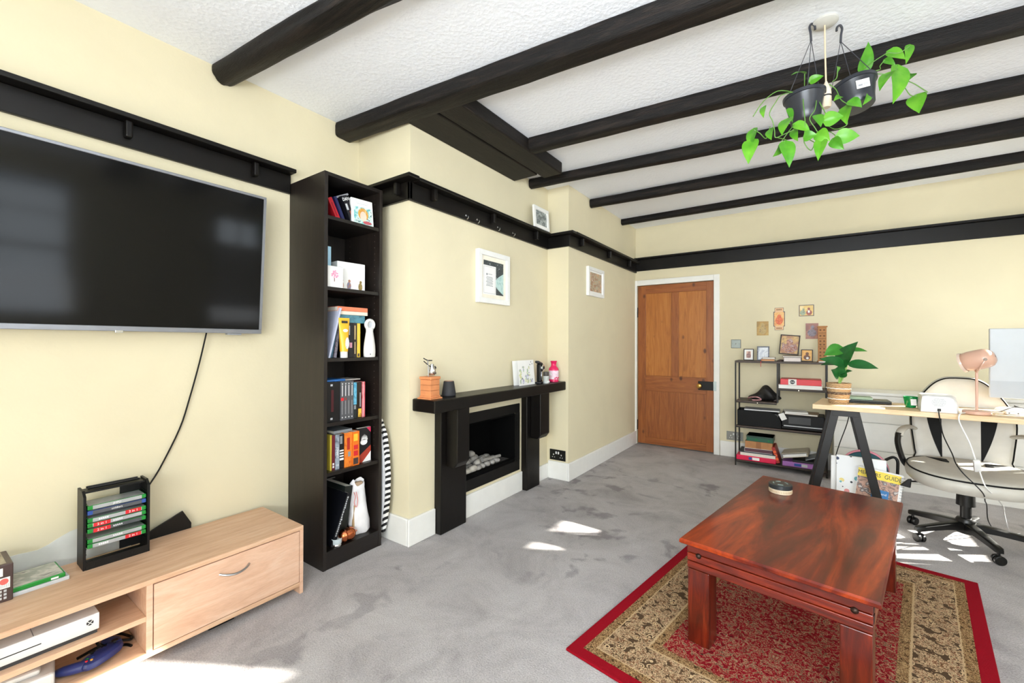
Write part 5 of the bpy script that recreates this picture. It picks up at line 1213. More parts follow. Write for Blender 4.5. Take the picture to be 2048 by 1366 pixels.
for a, t_, w_, n_, mt in LV:
    leaf_mesh(Vector(a)-o0, Vector(t_)-o0, w_*1.45, n_, 0.10, 0.08, 0.05).build('leaf', mt, pl, smooth=True)
    MB().tube([(0.0+random.uniform(-0.012, 0.012), random.uniform(-0.012, 0.012), 0.112), (Vector(a)-o0)*0.55+Vector((0, 0, 0.03)), Vector(a)-o0], 0.0032, 6).build('stem', m_stem, pl, smooth=True)

# ------------------------------------------------------------------ things on the desk
lp = thing('laptop', 'closed black laptop lying at the back of the desk', 'laptop', (0.285, 3.50, DT), R(3))
MB().box(-0.115, 0.115, -0.04, 0.09, 0.002, 0.012, bev=0.002).build('base', m_black, lp)
MB().box(-0.115, 0.115, -0.04, 0.09, 0.0128, 0.021, bev=0.002).build('lid', M('black green lid', '#232A26', 0.35), lp)
MB().box(-0.11, -0.09, -0.03, 0.08, 0, 0.002).box(0.09, 0.11, -0.03, 0.08, 0, 0.002).build('feet', m_black, lp)
nb = thing('notebook', 'sage green notebook lying on the black laptop', 'notebook', (0.252, 3.51, DT+0.0215), R(2))
MB().box(-0.085, 0.060, -0.035, 0.065, 0, 0.016, bev=0.001).build('cover', M('sage cover', '#8FA58C', 0.55), nb)
MB().box(-0.083, 0.0612, -0.033, 0.063, 0.003, 0.013).build('pages', m_paperw, nb)
ch = thing('green_candle', 'small emerald glass candle jar on the desk', 'candle', (0.478, 3.41, DT))
MB().lathe([(0.020, 0), (0.024, 0.003), (0.033, 0.062), (0.0325, 0.064), (0.0305, 0.060), (0.024, 0.03), (0, 0.03)], 28, cap=False).build('glass_jar', M('emerald glass', '#0F9A50', 0.1, trans=0.35, var=0.1), ch, smooth=True)
MB().box(-0.004, 0.022, -0.0325, -0.0295, 0.016, 0.052, rot=(R(-8), 0, R(16))).build('paper_label', m_paperw, ch)
MB().lathe([(0.0, 0.031), (0.025, 0.031), (0.025, 0.0305), (0, 0.0305)], 20, cap=False).build('wax', M('green wax', '#2C8A58', 0.6), ch)
wb = thing('white_device', 'white rounded plastic box with small print and a power socket', 'device', (0.570, 3.250, DT), R(-3))
rr = []
for y_, hh, xa, xb in ((0.0, 0.086, -0.072, 0.070), (0.01, 0.092, -0.073, 0.076), (0.06, 0.094, -0.073, 0.086), (0.11, 0.094, -0.073, 0.092), (0.16, 0.090, -0.073, 0.095), (0.18, 0.080, -0.071, 0.094)):
    pts = [(xa, 0), (xb, 0), (xb-0.004, hh*0.5), (xb-0.014, hh*0.86), (xb-0.030, hh*0.98), (xa+0.018, hh), (xa+0.006, hh*0.93), (xa+0.002, hh*0.6)]
    rr.append([Vector((px, y_, pz)) for px, pz in pts])
MB().loft(rr).build('housing', m_whitep, wb, smooth=True)
MB().box(-0.006, 0.008, -0.002, 0.001, 0.006, 0.020, bev=0.001).build('power_socket', m_black, wb)
mb = MB(); rnd = random.Random(5)
for i in range(8):
    wd = 0.012+0.018*math.sin(PI*(i+1)/9); k = -wd
    while k < wd:
        l_ = rnd.uniform(0.002, 0.006); mb.box(k, min(wd, k+l_), -0.0008, 0.0003, 0.034+i*0.0055, 0.0358+i*0.0055); k += l_+0.0018
mb.build('small_print', m_grey, wb)
tag(MB().tube([(0.571, 3.245, DT+0.012), (0.560, 3.195, DT+0.004), (0.562, 3.165, 0.70), (0.566, 3.13, 0.642), (0.584, 3.06, 0.568), (0.588, 3.01, 0.529), (0.608, 2.98, 0.49), (0.647, 2.965, 0.443), (0.678, 2.99, 0.40), (0.731, 3.2, 0.315), (0.783, 3.4, 0.243), (0.839, 3.62, 0.10), (0.90, 3.74, 0.006), (0.95, 3.80, 0.004)], 0.0026, 6).build('power_cable', m_black, smooth=True), 'black cable falling from the white device to the floor', 'cable')
dl = thing('desk_lamp', 'pale pink desk lamp with a rounded swivel shade', 'lamp', (0.722, 3.290, DT))
m_pinkl = M('blush pink lacquer', '#D3A994', 0.3, var=0.03, coat=0.2)
MB().lathe([(0.052, 0), (0.056, 0.003), (0.056, 0.017), (0.052, 0.020), (0.0, 0.021)], 36).build('base', m_pinkl, dl, smooth=True)
MB().tube([(0, 0, 0.02), (0, 0, 0.222)], 0.006, 12, 1).build('pole', m_pinkl, dl, smooth=True)
sh = Matrix.Translation(Vector((0.004, 0, 0.290))) @ Matrix.Rotation(R(-28), 4, 'Z') @ Matrix.Rotation(R(-108), 4, 'Y')
prof = [(0.004, -0.068), (0.028, -0.064), (0.044, -0.050), (0.051, -0.030), (0.0525, 0.0), (0.0525, 0.028), (0.049, 0.046), (0.042, 0.060), (0.040, 0.060), (0.047, 0.045), (0.050, 0.028), (0.050, 0.0), (0.049, -0.030), (0.042, -0.048), (0.026, -0.062), (0.003, -0.066)]
shd = MB().lathe(prof, 36, mat=sh, cap=False).build('shade', m_pinkl, dl, smooth=True)
MB().lathe([(0.0, 0.052), (0.016, 0.048), (0.022, 0.03), (0.016, 0.008), (0.012, -0.03), (0, -0.04)], 20, mat=sh, cap=False).build('bulb', M('opal bulb', '#F2EFE8', 0.3), shd, smooth=True)
plabel(MB().lathe([(0.050, 0.052), (0.0535, 0.060), (0.0535, 0.0635), (0.049, 0.0635)], 36, mat=sh, cap=False).build('shade_rim', M('clear rim', '#DCC6B6', 0.15), shd, smooth=True), 'clear rim around the shade mouth')
MB().tube([(0, 0, 0.222), (0.0, -0.03, 0.236), (0.006, -0.056, 0.262), (0.018, -0.0575, 0.292)], 0.0042, 8, flat=1.0).tube([(0, 0, 0.222), (0.0, 0.03, 0.236), (0.006, 0.056, 0.262), (0.018, 0.0575, 0.292)], 0.0042, 8).build('yoke', m_pinkl, dl, smooth=True)
MB().lathe([(0.0075, 0), (0.0075, 0.006), (0.005, 0.008)], 16, (0.018, -0.055, 0.294), Matrix.Rotation(R(90), 4, 'X')).build('pivot_knob', M('taupe knob', '#8E7F72', 0.4), dl, smooth=True)
tag(MB().tube([(0.672, 3.262, DT+0.006), (0.640, 3.200, DT+0.004), (0.634, 3.176, 0.714), (0.655, 3.12, 0.632), (0.662, 3.085, 0.585), (0.666, 3.06, 0.550)], 0.0034, 8).box(0.656, 0.682, 3.035, 3.055, 0.490, 0.555, 0.005, rot=(R(28), R(-10), 0)).tube([(0.674, 3.03, 0.500), (0.684, 2.99, 0.44), (0.73, 3.06, 0.385), (0.789, 3.2, 0.312), (0.845, 3.4, 0.246), (0.90, 3.6, 0.14), (0.96, 3.75, 0.01), (1.01, 3.80, 0.004)], 0.0028, 8).build('lamp_cable', M('white flex', '#ECECEA', 0.4), smooth=True), 'white lamp flex with an inline switch hanging below the desk', 'cable')
mn = thing('computer_screen', 'large white computer screen seen from behind on the desk', 'computer', (1.065, 3.40, DT))
MB().box(-0.272, 0.272, -0.012, 0.010, 0.084, 0.458, bev=0.004).build('casing', M('silver white casing', '#BCC1C5', 0.35, var=0.02), mn)
plabel(MB().box(-0.270, 0.270, -0.0128, -0.011, 0.086, 0.176).build('chin_band', M('pale silver band', '#AEB3B8', 0.35, var=0.02), mn), 'slightly darker band along the bottom')
MB().box(-0.268, 0.268, 0.010, 0.012, 0.09, 0.452).build('glass_front', m_black, mn)
MB().box(-0.075, 0.075, -0.030, -0.0285, 0.0, 0.20, 0.001, rot=(R(-4), 0, 0), piv=(0, -0.03, 0)).box(-0.075, 0.075, -0.09, 0.075, 0.0, 0.004, bev=0.001).build('stand', m_satin, mn)
hb = thing('white_hub', 'white oval plastic hub with a two-hole front tab on the desk', 'hub', (0.872, 3.395, DT))
out = [(0.062*math.copysign(abs(math.cos(2*PI*k/36))**0.6, math.cos(2*PI*k/36)), 0.032*math.copysign(abs(math.sin(2*PI*k/36))**0.8, math.sin(2*PI*k/36))) for k in range(36)]
MB().loft([[Vector((x*s_, y*s_, z)) for x, y in out] for s_, z in ((0.95, 0.016), (1.0, 0.020), (0.9, 0.030), (0.6, 0.036), (0.2, 0.037))]).build('shell', m_whitep, hb, smooth=True)
MB().box(-0.026, 0.026, -0.036, 0.02, 0, 0.018, bev=0.005).build('front_tab', m_whitep, hb)
mb = MB()
for x in (-0.016, 0.016): mb.lathe([(0.003, 0), (0.003, 0.001)], 10, (x, -0.036, 0.009), Matrix.Rotation(R(90), 4, 'X'))
mb.build('holes', m_inkd, hb)
tag(MB().tube([(0.78, 3.42, DT+0.004), (0.82, 3.36, DT+0.012), (0.865, 3.345, DT+0.041), (0.92, 3.35, DT+0.036), (0.955, 3.34, DT+0.006), (0.965, 3.30, DT+0.004), (0.95, 3.27, DT+0.004)], 0.0022, 6).build('hub_cable', M('grey flex', '#6A6C6E', 0.5), smooth=True), 'thin grey cable arching over the white hub', 'cable')
wm = thing('white_keyboard', 'white keyboard seen at the right edge beside the hub', 'keyboard', (1.03, 3.345, DT), R(6))
MB().prism([(-0.055, 0), (0.055, 0), (0.055, 0.014), (-0.055, 0.006)], 'x', -0.085, 0.18, 0.001).build('body', m_whitep, wm)
mb = MB()
for r_ in range(4):
    for c_ in range(12): mb.box(-0.08+c_*0.0212, -0.062+c_*0.0212, -0.048+r_*0.025, -0.028+r_*0.025, 0.008+r_*0.0018, 0.0115+r_*0.0018)
mb.build('keys', m_lgrey, wm)
tag(MB().tube([(0.895, 3.44, DT+0.045), (0.93, 3.44, DT+0.028), (1.0, 3.44, DT+0.008)], 0.004, 8, 1).build('black_pen', m_black, smooth=True, loc=(0, 0.0, -0.004)), 'black pen propped by the white hub on the desk', 'pen')

# ------------------------------------------------------------------ books standing by the trestle
G7 = 'folders standing on the floor by the desk trestle'
def confetti():
    mt, t, b = base('white confetti print'); v = coords(t)
    vo = nd(t, 'ShaderNodeTexVoronoi', i_Vector=v, i_Scale=26.0, i_Randomness=0.9)
    sel = nd(t, 'ShaderNodeSeparateColor', i_0=vo.outputs['Color'])
    colr = ramp(t, sel.outputs[0], [(0.0, '#2E3A5A'), (0.3, '#E59A9A'), (0.5, '#6FB4BC'), (0.7, '#EEDC8A'), (0.85, '#23262E')], 'CONSTANT')
    msk = mth(t, 'LESS_THAN', vo.outputs[0], mth(t, 'ADD', 0.16, mth(t, 'MULTIPLY', sel.outputs[1], 0.22)))
    t.links.new(mixc(t, msk, lin('#F1F2F2'), colr), b.inputs['Base Color']); b.inputs['Roughness'].default_value = 0.5
    return mt
b = thing('spotted_folder', 'white folder with confetti spots standing behind the spiral guide', 'folder', (0.245, 3.400, 0), (R(-6), 0, R(-5)), G7)
MB().box(-0.118, 0.125, 0, 0.030, 0, 0.415, bev=0.002).build('cover', confetti(), b)
MB().box(-0.116, 0.123, 0.003, 0.027, 0.003, 0.4155).build('pages', m_paperw, b)
b = thing('spotted_folder', 'plain white folder edge at the left of the confetti folder', 'folder', (0.145, 3.437, 0), (R(-6), 0, R(-5)), G7)
MB().box(-0.045, 0.15, 0, 0.02, 0, 0.40, bev=0.002).build('cover', m_paperw, b)
b = thing('spiral_guide', 'spiral-bound guide with a yellow title band standing by the trestle', 'book', (0.292, 3.300, 0), (R(-8), R(6), R(-6)), G7)
MB().box(-0.100, 0.105, 0, 0.010, 0, 0.375, bev=0.001).build('block', m_paperw, b)
MB().box(-0.098, 0.090, -0.0008, 0.0, 0.003, 0.318).build('cover_photo', PR('classroom photo print', ['#3E302A', '#8A6A5A', '#C99E88', '#4E4446', '#D8CEC6', '#3E4A30'], 26, detail=4), b)
MB().box(-0.100, 0.095, -0.0012, 0.0, 0.318, 0.366).build('title_band', M('sunny yellow band', '#F2D51E', 0.4), b)
text('MEMBERS', 0.030, m_inkd, b, (-0.047, -0.0016, 0.342), FY, sx=0.85)
text('GUIDE', 0.034, m_inkd, b, (0.060, -0.0016, 0.342), FY, sx=0.78)
MB().box(-0.028, 0.050, -0.0014, 0.0, 0.14, 0.262).build('blue_panel', M('process blue panel', '#1F77B8', 0.4), b)
text('ing and', 0.018, m_ink, b, (0.016, -0.0018, 0.240), FY)
text('ding', 0.034, m_ink, b, (0.022, -0.0018, 0.208), FY)
text('for', 0.012, m_ink, b, (0.0, -0.0018, 0.182), FY)
mb = MB()
for i in range(22):
    z = 0.012+i*0.0165
    mb.tube([(0.098, -0.004, z), (0.108, -0.003, z), (0.112, 0.005, z), (0.104, 0.012, z), (0.096, 0.006, z), (0.098, -0.004, z)], 0.0012, 5, 2)
mb.build('spiral_binding', m_grey, b)
bgp = thing('round_bag', 'teal round-topped bag with a pink rim behind the folders', 'bag', (0.275, 3.507, 0), R(-4), None)
def arch_pts(w_, h_, n=20): return [(-w_, 0)]+[(-w_*math.cos(PI*i/n), h_*0.72+h_*0.28*math.sin(PI*i/n)) for i in range(n+1)]+[(w_, 0)]
MB().prism(arch_pts(0.118, 0.435), 'y', 0.0, 0.022, 0.003).build('front', M('deep teal fabric', '#1F4E58', 0.7), bgp)
MB().prism(arch_pts(0.122, 0.446), 'y', 0.0225, 0.036, 0.003).build('rim', M('dusty pink fabric', '#D98A98', 0.7), bgp)
MB().tube([(0.10, 0.015, 0.40), (0.135, 0.01, 0.425), (0.155, 0.005, 0.41), (0.157, 0.0, 0.36), (0.15, 0.0, 0.20)], 0.008, 8).build('strap', m_black, bgp, smooth=True)

# ------------------------------------------------------------------ office chair
oc = thing('office_chair', 'cream swivel office chair with black piping behind the desk', 'office chair', (0.715, 3.46, 0), R(-5))
m_lea = M('cream leatherette', '#BDB9AF', 0.42, var=0.05, bmp=0.12, bscale=40)
m_pip = M('black piping', '#0A0A0A', 0.65, spec=0.2)
m_bpl = M('black chair plastic', '#0A0A0A', 0.38)
def seat_outline(n=56, s_=1.0):
    o = []
    for k in range(n):
        a = 2*PI*k/n; c_, s2 = math.cos(a), math.sin(a)
        o.append((0.262*s_*math.copysign(abs(c_)**0.75, c_)*(1.0-0.06*(s2 > 0)*s2), -0.155+0.275*s_*math.copysign(abs(s2)**0.8, s2)))
    return o
def ring_at(s_, z): return [Vector((x, y, z-0.012*(max(0, -(y+0.155))/0.275)**2)) for x, y in seat_outline(56, s_)]
seat_ = MB().loft([ring_at(s_, z) for s_, z in ((0.80, 0.372), (0.93, 0.376), (0.985, 0.392), (1.0, 0.412), (0.99, 0.432), (0.95, 0.447), (0.86, 0.456), (0.6, 0.452), (0.3, 0.448), (0.05, 0.447))]).build('seat', m_lea, oc, smooth=True)
MB().tube([p+Vector((0, 0, 0.0)) for p in ring_at(0.968, 0.445)]+[ring_at(0.968, 0.445)[0]], 0.0042, 6, 1).build('seat_piping', m_pip, seat_, smooth=True)
for sg in (-1, 1):
    MB().prism([(sg*0.075, 0.02), (sg*0.165, 0.02), (sg*0.10, -0.045), (sg*0.07, -0.05)] if sg > 0 else [(-0.165, 0.02), (-0.075, 0.02), (-0.07, -0.05), (-0.10, -0.045)], 'z', 0.448, 0.4565, 0.002).build('seat_panel', m_pip, seat_)
BK = [(0.395, 0.185), (0.44, 0.205), (0.52, 0.215), (0.62, 0.225), (0.70, 0.222), (0.78, 0.190), (0.84, 0.155), (0.885, 0.120), (0.912, 0.085), (0.925, 0.045)]
def back_pt(u, z, off):
    """u lateral metres, z height, off: distance in front of the back's middle surface"""
    return Vector((u+0.0, 0.185+0.22*(z-0.40)**1.0*0.45-0.55*u*u-off, z))
def back_outline(s_):
    zc = 0.66; o = []
    right = [(w_, z) for z, w_ in BK]
    pts = right+[(-w_, z) for w_, z in reversed(right)]
    return [(x*s_, zc+(z-zc)*s_) for x, z in pts]
def dens(pts, k=3):
    o = []
    for i in range(len(pts)):
        p0, p1, p2, p3 = [Vector(pts[(i+j) % len(pts)]) for j in (-1, 0, 1, 2)]
        for q in range(k):
            u = q/k; o.append(tuple(0.5*((2*p1)+(-p0+p2)*u+(2*p0-5*p1+4*p2-p3)*u*u+(-p0+3*p1-3*p2+p3)*u**3)))
    return o
rr = []
for s_, off in ((0.05, -0.038), (0.3, -0.038), (0.6, -0.038), (0.9, -0.034), (0.975, -0.020), (1.0, 0.0), (0.985, 0.018), (0.95, 0.028), (0.88, 0.034), (0.74, 0.036), (0.6, 0.036), (0.45, 0.036), (0.3, 0.036), (0.15, 0.036), (0.03, 0.036)):
    rr.append([back_pt(x, z, off) for x, z in dens(back_outline(s_))])
brst = MB().loft(rr).build('backrest', m_lea, oc, smooth=True)
pp = [back_pt(x, z, 0.0255) for x, z in dens(back_outline(0.965))]
MB().tube(pp+[pp[0]], 0.0042, 6, 1).build('back_piping', m_pip, brst, smooth=True)
for sg in (-1, 1):
    rr = []
    for i in range(17):
        u = i/16; z = 0.715-0.29*u
        xo = sg*(0.150-0.065*u**1.6-0.005*u); xi = sg*(0.082-0.002*u+0.0*u)
        if u == 1: xo = xi+sg*0.002
        rr.append([back_pt(xi, z, 0.0392), back_pt((xi+xo)/2, z, 0.0396), back_pt(xo, z, 0.0392), back_pt(xo, z, 0.032), back_pt(xi, z, 0.032)])
    MB().loft(rr).build('back_panel', m_pip, brst)
MB().box(-0.05, 0.05, 0.10, 0.235, 0.352, 0.368, bev=0.004).box(-0.04, 0.04, 0.225, 0.245, 0.355, 0.55, bev=0.004).build('back_bracket', m_bpl, oc)
for sg in (-1, 1):
    a_ = MB().tube([(sg*0.205, 0.14, 0.600), (sg*0.235, 0.07, 0.617), (sg*0.268, -0.02, 0.608), (sg*0.283, -0.05, 0.575)], [0.018, 0.021], 12, 4, 0.6).build('arm_pad', m_lea, oc, smooth=True)
    MB().tube([(sg*0.283, -0.045, 0.590), (sg*0.288, -0.055, 0.54), (sg*0.278, -0.06, 0.48), (sg*0.258, -0.062, 0.42), (sg*0.230, -0.062, 0.392)], 0.021, 12, 4, 0.7).build('arm_rest', m_bpl, oc, smooth=True)
MB().box(-0.10, 0.10, -0.25, 0.10, 0.335, 0.370, bev=0.01).build('mechanism', m_bpl, oc)
MB().tube([(-0.08, -0.17, 0.352), (-0.20, -0.20, 0.352), (-0.245, -0.215, 0.348)], 0.005, 8, 1).prism([(-0.285, 0.318), (-0.240, 0.312), (-0.235, 0.362), (-0.25, 0.36)], 'y', -0.225, -0.205, 0.004).build('height_lever', m_bpl, oc)
MB().lathe([(0.024, 0.08), (0.024, 0.21), (0.040, 0.212), (0.038, 0.28), (0.034, 0.282), (0.034, 0.337)], 24, (0, 0.0, 0)).build('gas_column', m_bpl, oc, smooth=True)
MB().lathe([(0.030, 0.055), (0.038, 0.058), (0.042, 0.13), (0.036, 0.14), (0.030, 0.142)], 24).build('hub', m_bpl, oc, smooth=True)
for i in range(5):
    a = R(141+5+72*i); ca, sa = math.cos(a), math.sin(a)
    leg = MB()
    rings = []
    for r_, hw, z0, z1 in ((0.03, 0.026, 0.080, 0.122), (0.12, 0.022, 0.078, 0.112), (0.22, 0.018, 0.068, 0.096), (0.262, 0.016, 0.062, 0.090), (0.275, 0.010, 0.062, 0.084)):
        rings.append([Vector((ca*r_-sa*k*hw, sa*r_+ca*k*hw, z)) for k, z in ((-1, z0), (1, z0), (1, z1-0.006), (0.6, z1), (-0.6, z1), (-1, z1-0.006))])
    lo = leg.loft(rings).build('leg', m_bpl, oc, smooth=True)
    cst = MB()
    cx, cy2 = ca*0.255, sa*0.255
    for k in (-1, 1):
        cst.lathe([(0.006, -0.009), (0.021, -0.009), (0.024, -0.005), (0.024, 0.006), (0.021, 0.009), (0.006, 0.009)], 20, (cx-sa*0+ca*0.0+k*0.012*ca, cy2+k*0.012*sa, 0.0245), Matrix.Rotation(a, 4, 'Z') @ Matrix.Rotation(R(90), 4, 'Y'))
    cst.lathe([(0.007, 0.03), (0.007, 0.066)], 10, (cx, cy2, 0))
    cst.build('caster', m_bpl, lo, smooth=True)

# ------------------------------------------------------------------ rug
RGA, RGB, RGT = 1.123, 1.685, R(-8.9)
def rug_mat():
    mt, t, b = base('red and cream oriental rug'); v = coords(t)
    sx = nd(t, 'ShaderNodeSeparateXYZ', i_0=v)
    ax = mth(t, 'ABSOLUTE', sx.outputs[0]); ay = mth(t, 'ABSOLUTE', sx.outputs[1])
    e = mth(t, 'MINIMUM', mth(t, 'SUBTRACT', RGA/2, ax), mth(t, 'SUBTRACT', RGB/2, ay))
    v2 = nd(t, 'ShaderNodeCombineXYZ', i_0=ax, i_1=ay).outputs[0]
    wob = noise(t, v2, 14, 2)
    n1 = noise(t, v2, 58, 4, 0.7, 1.6)
    n2 = noise(t, v2, 95, 3, 0.6, 1.2)
    vo = nd(t, 'ShaderNodeTexVoronoi', i_Vector=v2, i_Scale=19.0, i_Randomness=0.75)
    vf = nd(t, 'ShaderNodeTexVoronoi', i_Vector=v2, i_Scale=34.0, i_Randomness=0.9)
    rings = mth(t, 'SINE', mth(t, 'MULTIPLY', vo.outputs[0], 48.0))
    # field
    fld = ramp(t, n1, [(0.0, '#241410'), (0.34, '#6E0E16'), (0.42, '#8A1420'), (0.50, '#7A101A'), (0.53, '#BFA47E'), (0.565, '#6E0E16'), (0.60, '#2E1E16'), (0.635, '#8A8468'), (0.67, '#7A1018')], 'CONSTANT')
    flr = ramp(t, rings, [(0.0, '#7C101A'), (0.60, '#7C101A'), (0.72, '#B89C74'), (0.88, '#2E241A')], 'CONSTANT')
    fmask = mth(t, 'LESS_THAN', vo.outputs[0], 0.30)
    field = mixc(t, mth(t, 'MULTIPLY', mth(t, 'MULTIPLY', fmask, mth(t, 'GREATER_THAN', wob, 0.5)), 0.9), fld, flr)
    # cream border
    bor = ramp(t, n1, [(0.0, '#463426'), (0.36, '#765A40'), (0.41, '#33241A'), (0.455, '#C8AC86'), (0.515, '#D0B894'), (0.535, '#6E2A20'), (0.565, '#8A6A48'), (0.60, '#3A2A1E'), (0.65, '#C0A47C')], 'CONSTANT')
    bfl = ramp(t, vf.outputs[0], [(0.0, '#5E241C'), (0.13, '#B89C70'), (0.20, '#C8AC86'), (0.28, '#463226'), (0.36, '#C8AC86'), (0.48, '#52402E')], 'CONSTANT')
    bmask = mth(t, 'GREATER_THAN', noise(t, v2, 24, 2), 0.57)
    border = mixc(t, bmask, bor, bfl)
    # guard bands
    grd = ramp(t, n2, [(0.0, '#3E2E1C'), (0.40, '#66492C'), (0.47, '#B8996C'), (0.54, '#5A2E20'), (0.60, '#8A6E46')], 'CONSTANT')
    ew = mth(t, 'ADD', e, mth(t, 'MULTIPLY', mth(t, 'SUBTRACT', n2, 0.5), 0.012))
    def lt(x): return mth(t, 'LESS_THAN', ew, x)
    c = field
    c = mixc(t, lt(0.250), c, grd)
    c = mixc(t, lt(0.218), c, lin('#BCA07A'))
    c = mixc(t, lt(0.211), c, border)
    c = mixc(t, lt(0.084), c, lin('#BCA07A'))
    c = mixc(t, lt(0.079), c, grd)
    c = mixc(t, mth(t, 'LESS_THAN', e, 0.046), c, lin('#8E0B1C'))
    t.links.new(c, b.inputs['Base Color']); b.inputs['Roughness'].default_value = 0.9; b.inputs['Specular IOR Level'].default_value = 0.1
    bump(t, b, noise(t, v, 300, 2), 0.4, 0.006); return mt
rg = MB().box(-RGA/2, RGA/2, -RGB/2, RGB/2, 0.0, 0.009, bev=0.003).build('rug', rug_mat(), loc=(-0.050, 2.139, 0.0005), rot=(0, 0, RGT))
tag(rg, 'red and cream oriental patterned rug under the coffee table', 'rug')

# ------------------------------------------------------------------ coffee table
ct = thing('coffee_table', 'chunky dark red sheesham wood coffee table on the patterned rug', 'coffee table', (-0.031, 2.158, 0.0096), R(-9.8))
A2, B2, CH = 0.5754/2, 1.0812/2, 0.3845
def table_top():
    mb = MB(); rings = []
    for s_, z in ((-0.006, CH-0.020), (0.0, CH-0.016), (0.0, CH-0.006), (-0.004, CH)):
        rings.append([Vector((x*(A2+s_), y*(B2+s_), z)) for x, y in ((-1, -1), (1, -1), (1, 1), (-1, 1))])
    return mb.loft(rings)
table_top().build('tabletop', m_rose, ct)
ax_, by_ = A2-0.020, B2-0.024
LW = 0.080
def apron(x0, x1, y0, y1, along):
    mb = MB(); z = CH-0.0205
    for h_ in (0.034, 0.030, 0.028):
        mb.box(x0, x1, y0, y1, z-h_+0.003, z, bev=0.0025); z -= h_
    return mb
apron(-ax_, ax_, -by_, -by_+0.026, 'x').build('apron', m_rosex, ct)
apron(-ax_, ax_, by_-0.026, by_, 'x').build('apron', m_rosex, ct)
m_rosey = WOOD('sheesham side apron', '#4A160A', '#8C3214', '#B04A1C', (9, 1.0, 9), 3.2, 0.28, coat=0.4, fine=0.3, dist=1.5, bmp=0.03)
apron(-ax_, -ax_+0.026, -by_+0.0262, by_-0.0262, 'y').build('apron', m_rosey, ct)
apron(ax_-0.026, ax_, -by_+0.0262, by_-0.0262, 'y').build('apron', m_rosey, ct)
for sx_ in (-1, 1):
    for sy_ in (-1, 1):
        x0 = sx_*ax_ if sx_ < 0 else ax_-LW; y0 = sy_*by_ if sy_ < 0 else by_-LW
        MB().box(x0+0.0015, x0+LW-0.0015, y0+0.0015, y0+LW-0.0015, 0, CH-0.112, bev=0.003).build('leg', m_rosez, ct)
m_stud = M('antique iron stud', '#3A2A22', 0.4, 0.7)
for x in (-ax_+0.042, ax_-0.042):
    MB().lathe([(0.010, 0), (0.010, 0.002), (0.007, 0.006), (0.002, 0.008)], 16, (x, -by_, CH-0.056), Matrix.Rotation(R(90), 4, 'X')).build('stud', m_stud, ct, smooth=True)
mb = MB()
for x, s_ in ((ax_, 1), (-ax_, -1)):
    for z in (CH-0.036, CH-0.068):
        mb.box(min(x, x+s_*0.002), max(x, x+s_*0.002), -by_+0.006, -by_+0.026, z-0.012, z+0.012)
mb.build('joint_tenon', M('dark end grain', '#2A0E06', 0.5), ct)
TT = 0.0096+CH+0.0003
tn = thing('round_tin', 'round tin with a black lid and a cream ribbed base on the coffee table', 'tin', (-0.125, 2.475, TT))
MB().lathe([(0.047, 0), (0.049, 0.002), (0.049, 0.020), (0.047, 0.022)], 40).build('base', M('cream card', '#D9C8AE', 0.5), tn, smooth=True)
mb = MB()
for i in range(48):
    a = 2*PI*i/48; mb.box(-0.001, 0.001, -0.0006, 0.0006, 0.006, 0.017, rot=(0, 0, a)).b
mb.b.free(); mb = MB()
for i in range(44):
    a = 2*PI*i/44; c_, s_ = math.cos(a)*0.0490, math.sin(a)*0.0490
    mb.box(c_-0.0012, c_+0.0012, s_-0.0012, s_+0.0012, 0.006, 0.016, rot=(0, 0, a))
mb.build('ribbing', M('tan ribs', '#B59C7C', 0.5), tn)
MB().lathe([(0.049, 0.022), (0.0505, 0.023), (0.0505, 0.040), (0.048, 0.043), (0.0, 0.0435)], 40).build('lid', M('dark slate lid', '#2B3032', 0.35), tn, smooth=True)
mb = MB()
for a0 in (0.2, 1.6, 2.9, 4.4):
    mb.tube([(0.030*math.cos(a0+k*0.25), 0.030*math.sin(a0+k*0.25), 0.0440) for k in range(4)], 0.0022, 6, 2)
mb.build('lid_emblem', M('verdigris print', '#7E8E88', 0.5), tn)

# ------------------------------------------------------------------ ceiling pendant and hanging plants
pd = thing('pendant_light', 'bare pendant lamp holder hanging from a pale ceiling rose', 'pendant light', (0.045, 2.122, ZC))
MB().lathe([(0.045, 0), (0.045, -0.008), (0.038, -0.013), (0.008, -0.016), (0.0, -0.016)], 40).build('ceiling_rose', M('pale grey rose', '#CFCDC6', 0.5), pd, smooth=True)
MB().tube([(0, 0, -0.014), (0.001, 0, -0.12), (0.004, 0, -0.255)], 0.003, 8, 2).build('flex', M('cream flex', '#DCC4A4', 0.5), pd, smooth=True)
MB().lathe([(0.004, -0.245), (0.010, -0.262), (0.017, -0.285), (0.018, -0.302), (0.016, -0.304), (0.018, -0.308), (0.0185, -0.345), (0.014, -0.350), (0.0, -0.350)], 28, (0.004, 0, 0)).build('lamp_holder', M('cream holder', '#DCCBB2', 0.4), pd, smooth=True)
plabel(MB().lathe([(0.0178, -0.302), (0.0186, -0.304), (0.0186, -0.307), (0.0178, -0.309)], 28, (0.004, 0, 0), cap=False).build('holder_ring', m_inkd, pd), 'dark ring on the lamp holder')
m_pot = M('charcoal pot plastic', '#2B2D33', 0.3, var=0.05)
m_hang = M('dark hanger plastic', '#3A3B42', 0.4)
